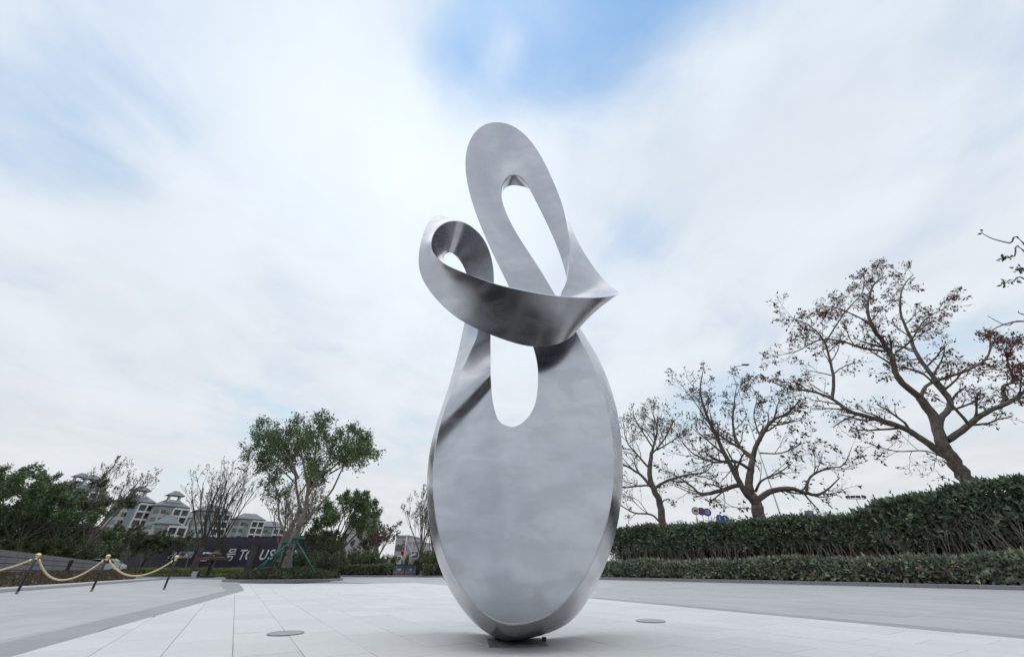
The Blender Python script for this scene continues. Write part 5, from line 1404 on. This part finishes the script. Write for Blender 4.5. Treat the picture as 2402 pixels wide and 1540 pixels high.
# road signs above the hedge
M_SRED = mat('sign_red', (.42, .03, .05), .4); M_SBLU = mat('sign_blue', (.03, .13, .42), .4)
def disc(t, name, r, y, mt, loc, th=.02):
    m = MB(); m.lathe([(r, -th/2), (r, th/2)], 32, ax=Matrix.Rotation(math.pi/2, 3, 'X')); return m.obj(name, [mt], t, loc=(loc[0], loc[1]+y, loc[2]))
def road_sign(px, py, label, kind):
    Y = 50; c = at(px, py, Y); r = pxm(py, Y, 8.6 if kind != 'low' else 7.5)
    t = thing('road_sign', (c.x, Y, 0), label, 'road sign', 'round road signs above the hedge', rz=R(-18))
    m = MB(); m.lathe([(.035, 0), (.035, c.z+r*.6)], 8, c=(0, .05, 0)); m.obj('post', [M_LAMP], t)
    L_ = (0, 0, c.z)
    if kind == '40':
        disc(t, 'rim', r, 0, M_SRED, L_); disc(t, 'face', r*.82, -.012, M_WHT, L_); lettering('number', '40', r*1.05, t, (0, -.03, c.z), 0, M_BLK, .004, 0, .015)
    elif kind == 'nostop':
        disc(t, 'rim', r, 0, M_SRED, L_); disc(t, 'face', r*.82, -.012, M_SBLU, L_)
        for s_ in (-1, 1): m = MB(); m.box((0, -.03, c.z), (r*1.7, .01, r*.17), M=Matrix.Rotation(R(45*s_), 3, 'Y')); m.v = [(x, y, z) for x, y, z in m.v]; m.obj('cross_bar', [M_SRED], t)
    else:
        disc(t, 'rim', r, 0, M_SBLU, L_)
        if kind == 'bus': m = MB(); m.box((0, -.02, c.z+.02), (r*.85, .01, r*.9)); m.obj('bus_symbol', [M_WHT], t); m = MB(); m.box((0, -.028, c.z+r*.12), (r*.6, .01, r*.35)); m.obj('symbol_window', [M_SBLU], t)
        else: m = MB(); m.box((0, -.02, c.z), (r*.25, .01, r*1.1)); m.obj('arrow_symbol', [M_WHT], t)
road_sign(1631.5, 1197.5, 'round white sign with red ring and number 40 above the hedge', '40')
road_sign(1645.5, 1198.5, 'round blue sign with red ring and red cross above the hedge', 'nostop')
road_sign(1659, 1200.5, 'round blue sign with white bus symbol above the hedge', 'bus')
road_sign(1688, 1214, 'low blue round sign half sunk behind hedge, left one of the pair', 'low')
road_sign(1701, 1215.5, 'low blue round sign half sunk behind hedge, right one of the pair', 'low')

# ---------------------------------------------------------------- people by the far hedge
pw = at(1003, 1300, 45.5)
person((pw.x, 45.5, max(.0, at(1003, 1297, 45.5).z-1.35)), R(200), 'person with long dark hair in dark coat above the hedge by the sculpture', 1.6, cap=False, longhair=True)
p2 = at(983, 1325, 46.5)
person((p2.x, 46.5, .0), R(160), 'person in black jacket sitting height behind the right poster board', 1.5, cap=False, cloth=mat('black_jacket', (.015, .015, .02), .7))

# ---------------------------------------------------------------- buildings
M_BW = mat('tower_white', (.62, .62, .64), .7, var=.06, scale=.3); M_BS = mat('tower_stone', (.40, .385, .375), .75, var=.1, scale=.5); M_BROOF = mat('tower_roof', (.16, .175, .19), .6, var=.15, scale=.8)  # roof grey lightened in its base colour for distance haze
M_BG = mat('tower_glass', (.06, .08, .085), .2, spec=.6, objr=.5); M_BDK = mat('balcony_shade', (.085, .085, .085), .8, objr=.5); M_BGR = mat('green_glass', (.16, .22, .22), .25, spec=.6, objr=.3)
def tower(px, ptop, Y, label, W=24, floors=12, cup=True, dz=0, rz=None, fh=3.1):
    W = W*.68
    top = at(px, ptop, Y); H = top.z; b = thing('apartment_tower', (top.x, Y, 0), label, 'apartment tower', 'pale apartment towers with grey hipped roofs', rz=(math.atan2(top.x, Y)*-1+R(12)) if rz is None else rz)
    ev = H - (7.5 if cup else 5.0)
    # plan: wide body with chamfered corners
    w = W/2; d = W*.36; c = W*.16
    plan = [(-w+c, -d), (w-c, -d), (w, -d+c), (w, d), (-w, d), (-w, -d+c)]
    m = MB(); m.prism(plan, 0, ev); m.obj('wall', [M_BS], b)
    # hipped roof
    o_ = 1.1; ex = [(x*(1+o_/w), y*(1+o_/d)) for x, y in plan]; m = MB(); n = len(ex)
    V = [(x, y, ev+.02) for x, y in ex]+[(x, y, ev+.4) for x, y in ex]+[(-w*.42, 0, ev+3.4), (w*.42, 0, ev+3.4)]
    F = [tuple(range(n))[::-1]]+[(i, (i+1) % n, n+(i+1) % n, n+i) for i in range(n)]
    L_, R_ = 2*n, 2*n+1
    F += [(n+0, n+1, R_, L_), (n+1, n+2, R_), (n+2, n+3, R_), (n+3, n+4, L_, R_), (n+4, n+5, L_), (n+5, n+0, L_)]
    m.add(V, F); m.obj('roof', [M_BROOF], b)
    if cup:
        cu = link('cupola', mesh('cupola', [], []), b); mm_ = MB()
        for sx in (-1, 1):
            for sy in (-1, 1): mm_.box((sx*2.0, sy*1.6, ev+3.7), (.6, .6, 2.8))
        mm_.box((0, 0, ev+2.6), (5.2, 4.2, .5)); cu.data = mesh('cupola', mm_.v, mm_.f, [M_BW])
        q = MB(); q.add([(-3.6, -3, ev+5.1), (3.6, -3, ev+5.1), (3.6, 3, ev+5.1), (-3.6, 3, ev+5.1), (-.8, 0, ev+7.3), (.8, 0, ev+7.3)], [(3,2,1,0), (0,1,5,4), (1,2,5), (2,3,4,5), (3,0,4)]); q.obj('cupola_roof', [M_BROOF], cu)
    # white balcony grid on the front, two bays, and outer window strips
    nf = int((ev-1)/fh); x0 = -W*.02; bw = 3.0
    for g_, gx in enumerate(((W*.06),)):
        m = MB(); x1 = gx+2*bw
        for k in range(3): m.box((gx+k*bw, -d-.55, ev/2-.3), (.55, 1.1, ev-.8))
        for k in range(nf+1): m.box((gx+bw, -d-.52, ev-.6-k*fh), (2*bw, 1.0, .75))
        m.obj('balcony_frame', [M_BW], b)
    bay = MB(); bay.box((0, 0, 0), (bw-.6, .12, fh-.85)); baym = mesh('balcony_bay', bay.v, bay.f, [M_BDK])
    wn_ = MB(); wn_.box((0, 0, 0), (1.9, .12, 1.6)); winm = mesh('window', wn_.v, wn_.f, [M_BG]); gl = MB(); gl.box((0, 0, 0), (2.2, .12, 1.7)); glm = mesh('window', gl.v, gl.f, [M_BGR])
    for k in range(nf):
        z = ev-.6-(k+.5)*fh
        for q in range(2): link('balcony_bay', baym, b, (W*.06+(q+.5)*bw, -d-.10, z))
        for x in (-w+c+1.6, -W*.13): link('window', winm, b, (x, -d-.04, z))
        link('window', glm, b, (w-c-1.0, -d-.04, z))
        a = math.atan2(c, c)
        link('window', glm, b, (w-c*.5+.05, -d+c*.5-.05, z), (0, 0, math.pi/4)); link('window', glm, b, (-w+c*.5-.05, -d+c*.5-.05, z), (0, 0, -math.pi/4))
        for yy in (-d+c+2.2, -d+c+6): link('window', winm, b, (w+.04, yy, z), (0, 0, math.pi/2))
    # tall arched window recess and ledges
    m = MB(); m.box((-W*.04-.6, -d-.08, ev-6.5), (1.9, .16, 8.5)); m.lathe([(.95, -.08), (.95, .08)], 16, c=(-W*.04-.6, -d-.08, ev-2.25), ax=Matrix.Rotation(math.pi/2, 3, 'X')); m.obj('tall_window', [M_BGR], b)
    for z in (ev-11.2, ev-.3):
        pl = [(x*1.015, y*1.02) for x, y in plan]; m = MB(); m.prism(pl, z-.25, z+.0 if z > ev-1 else z+.25); m.obj('ledge', [M_BW], b)
    return b
tower(222, 1112, 190, 'leftmost pale tower whose rooftop pavilion rises above the leafy trees', 19)
tower(196, 1108, 215, 'tower behind the leftmost one with its own small rooftop pavilion', 17)
tower(336, 1138, 190, 'pale tower second from left behind the thin half-bare tree', 19)
tower(416, 1150, 195, 'pale tower with clear rooftop cupola and white balcony grid, mid left', 18)
tower(508, 1176, 205, 'right-hand pale tower left of the large bare tree', 19, cup=False)
tower(590, 1196, 230, 'lower tower seen through the twigs of the bare trees', 20, cup=False)
tower(640, 1215, 250, 'lowest farthest tower block seen left of the island trees', 20, cup=False)
tower(448, 1192, 225, 'lower block between the cupola tower and the right-hand tower', 13, cup=False)
tower(405, 1198, 170, 'low front block with hipped grey roof before the cupola tower', 9, cup=False)
def house():
    Y = 110; a = at(938, 1262, Y); e = at(996, 1275, Y); t = thing('low_building', (at(965, 1300, Y).x, Y, 0), 'pinkish flat-roofed building behind the gate, left of the sculpture', 'building', rz=R(-6))
    w = pxm(1280, Y, 60); h1 = a.z; h2 = at(980, 1275.5, Y).z; mw = mat('pink_render', (.44, .40, .40), .8, var=.05, scale=.3)
    m = MB(); m.box((-w*.15, 0, h1/2), (w*.5, 10, h1)); m.box((w*.25, .3, h2/2), (w*.5, 9.6, h2)); m.obj('wall', [mw], t)
    m = MB(); m.box((-w*.15, 0, h1+.2), (w*.52, 10.4, .4)); m.box((w*.26, .3, h2+.2), (w*.5, 10, .4)); m.obj('parapet', [mat('parapet', (.33, .31, .31), .8)], t)
    for x, z, s_ in ((-w*.02, h1-2.2, 1), (w*.12, h2-3.4, 1), (w*.25, h2-2.4, .8), (w*.40, h2-2.4, .8), (-w*.25, h1-2.2, 1)):
        m = MB(); m.box((x, -5.05 if x < w*.1 else -4.55, z), (1.6*s_, .12, 1.3*s_)); m.obj('window', [M_BG], t)
house()
def hotel():
    Y = 170; c = at(877, 1218, Y); t = thing('hotel_building', (c.x, Y, 0), 'distant cream building with red rooftop characters above the trees', 'building', rz=R(8))
    zt = at(877, 1222, Y).z; w = pxm(1222, Y, 24); m = MB(); m.box((0, 0, zt/2), (w, 10, zt)); m.obj('wall', [mat('cream_wall', (.50, .45, .34), .8)], t); m = MB(); m.box((0, 0, zt+.15), (w+.6, 10.6, .3)); m.obj('parapet', [M_BW], t)
    s = pxm(1212, Y, 7.2); mr = mat('red_characters', (.30, .07, .10), .6)
    for k, ch in enumerate('喜悦酒店'): lettering('character', ch, s*1.15, t, (-w*.40+k*w*.27, -4.9, zt+.3+s*.85), 0, mr, .08, 0, .02)
    m = MB()
    for k in range(5): m.box((-w*.5+k*w*.25, -4.7, zt+s*.7), (.15, .15, s*1.4))
    m.box((0, -4.7, zt+s*.35), (w, .12, .12)); m.obj('sign_frame', [M_BW], t)
    c2 = at(848, 1222, Y+10); t2 = thing('domed_building', (c2.x, Y+10, 0), 'distant pale building with pinkish rounded roof left of the rooftop characters', 'building', rz=R(5)); z2 = at(848, 1226, Y+10).z
    m = MB(); m.box((0, 0, z2/2), (10, 9, z2)); m.obj('wall', [M_BS], t2); m = MB(); m.lathe([(4.8, z2), (4.6, z2+1.0), (3.6, z2+2.1), (.3, z2+2.7)], 20); m.obj('roof', [mat('pink_roof', (.45, .30, .27), .7)], t2, True)
    for x in (-3.2, 0, 3.2): m = MB(); m.box((x, -4.56, z2-2.0), (1.6, .12, 1.6)); m.obj('window', [M_BG], t2)
hotel()
# ---------------------------------------------------------------- dark building added behind the camera for the steel to reflect
def added_building():
    t = thing('added_building', (0, -8.2, 0), 'dark glass-fronted building added behind the viewpoint for the steel to reflect', 'building')
    mg = mat('added_building_glass', (.02, .022, .026), .3, spec=.6); mf = mat('added_building_frame', (.05, .045, .042), .5); ms = mat('added_building_pier', (.40, .38, .36), .7)
    m = MB(); m.box((-2, -6, 3.0), (50, 12, 6.0)); m.obj('wall', [mf], t); m = MB(); m.box((-2, -4.5, 6.2), (53, 16, .4)); m.obj('roof', [mf], t)
    for k in range(12): m = MB(); m.box((-23+k*3.8+1.9, .06, 2.9), (3.5, .10, 5.3)); m.obj('window', [mg], t)
    for x in (-17, -1.9, 5.7, 17.0): m = MB(); m.box((x, .4, 2.9), (1.1, .7, 5.7)); m.obj('pier', [ms], t)
added_building()

# a little leaf litter along the right-hand kerb
_s = nr.random(70); _p = line_frame(HRL, _s*line_frame(HRL, np.array([0.0]))[3]); _n = _p[2]
_q = np.column_stack([_p[0]+_n*(0.05+nr.random(70)**2.2*1.6)[:, None], np.full(70, .012)]); _d = np.column_stack([nr.normal(size=(70, 2)), np.full(70, .12)])
V, F = leaf_arrays(_q, _d, .05+.07*nr.random(70), .5); tag(link('fallen_leaves', mesh('fallen_leaves', V, F, [L_BROWN])), kind='stuff')
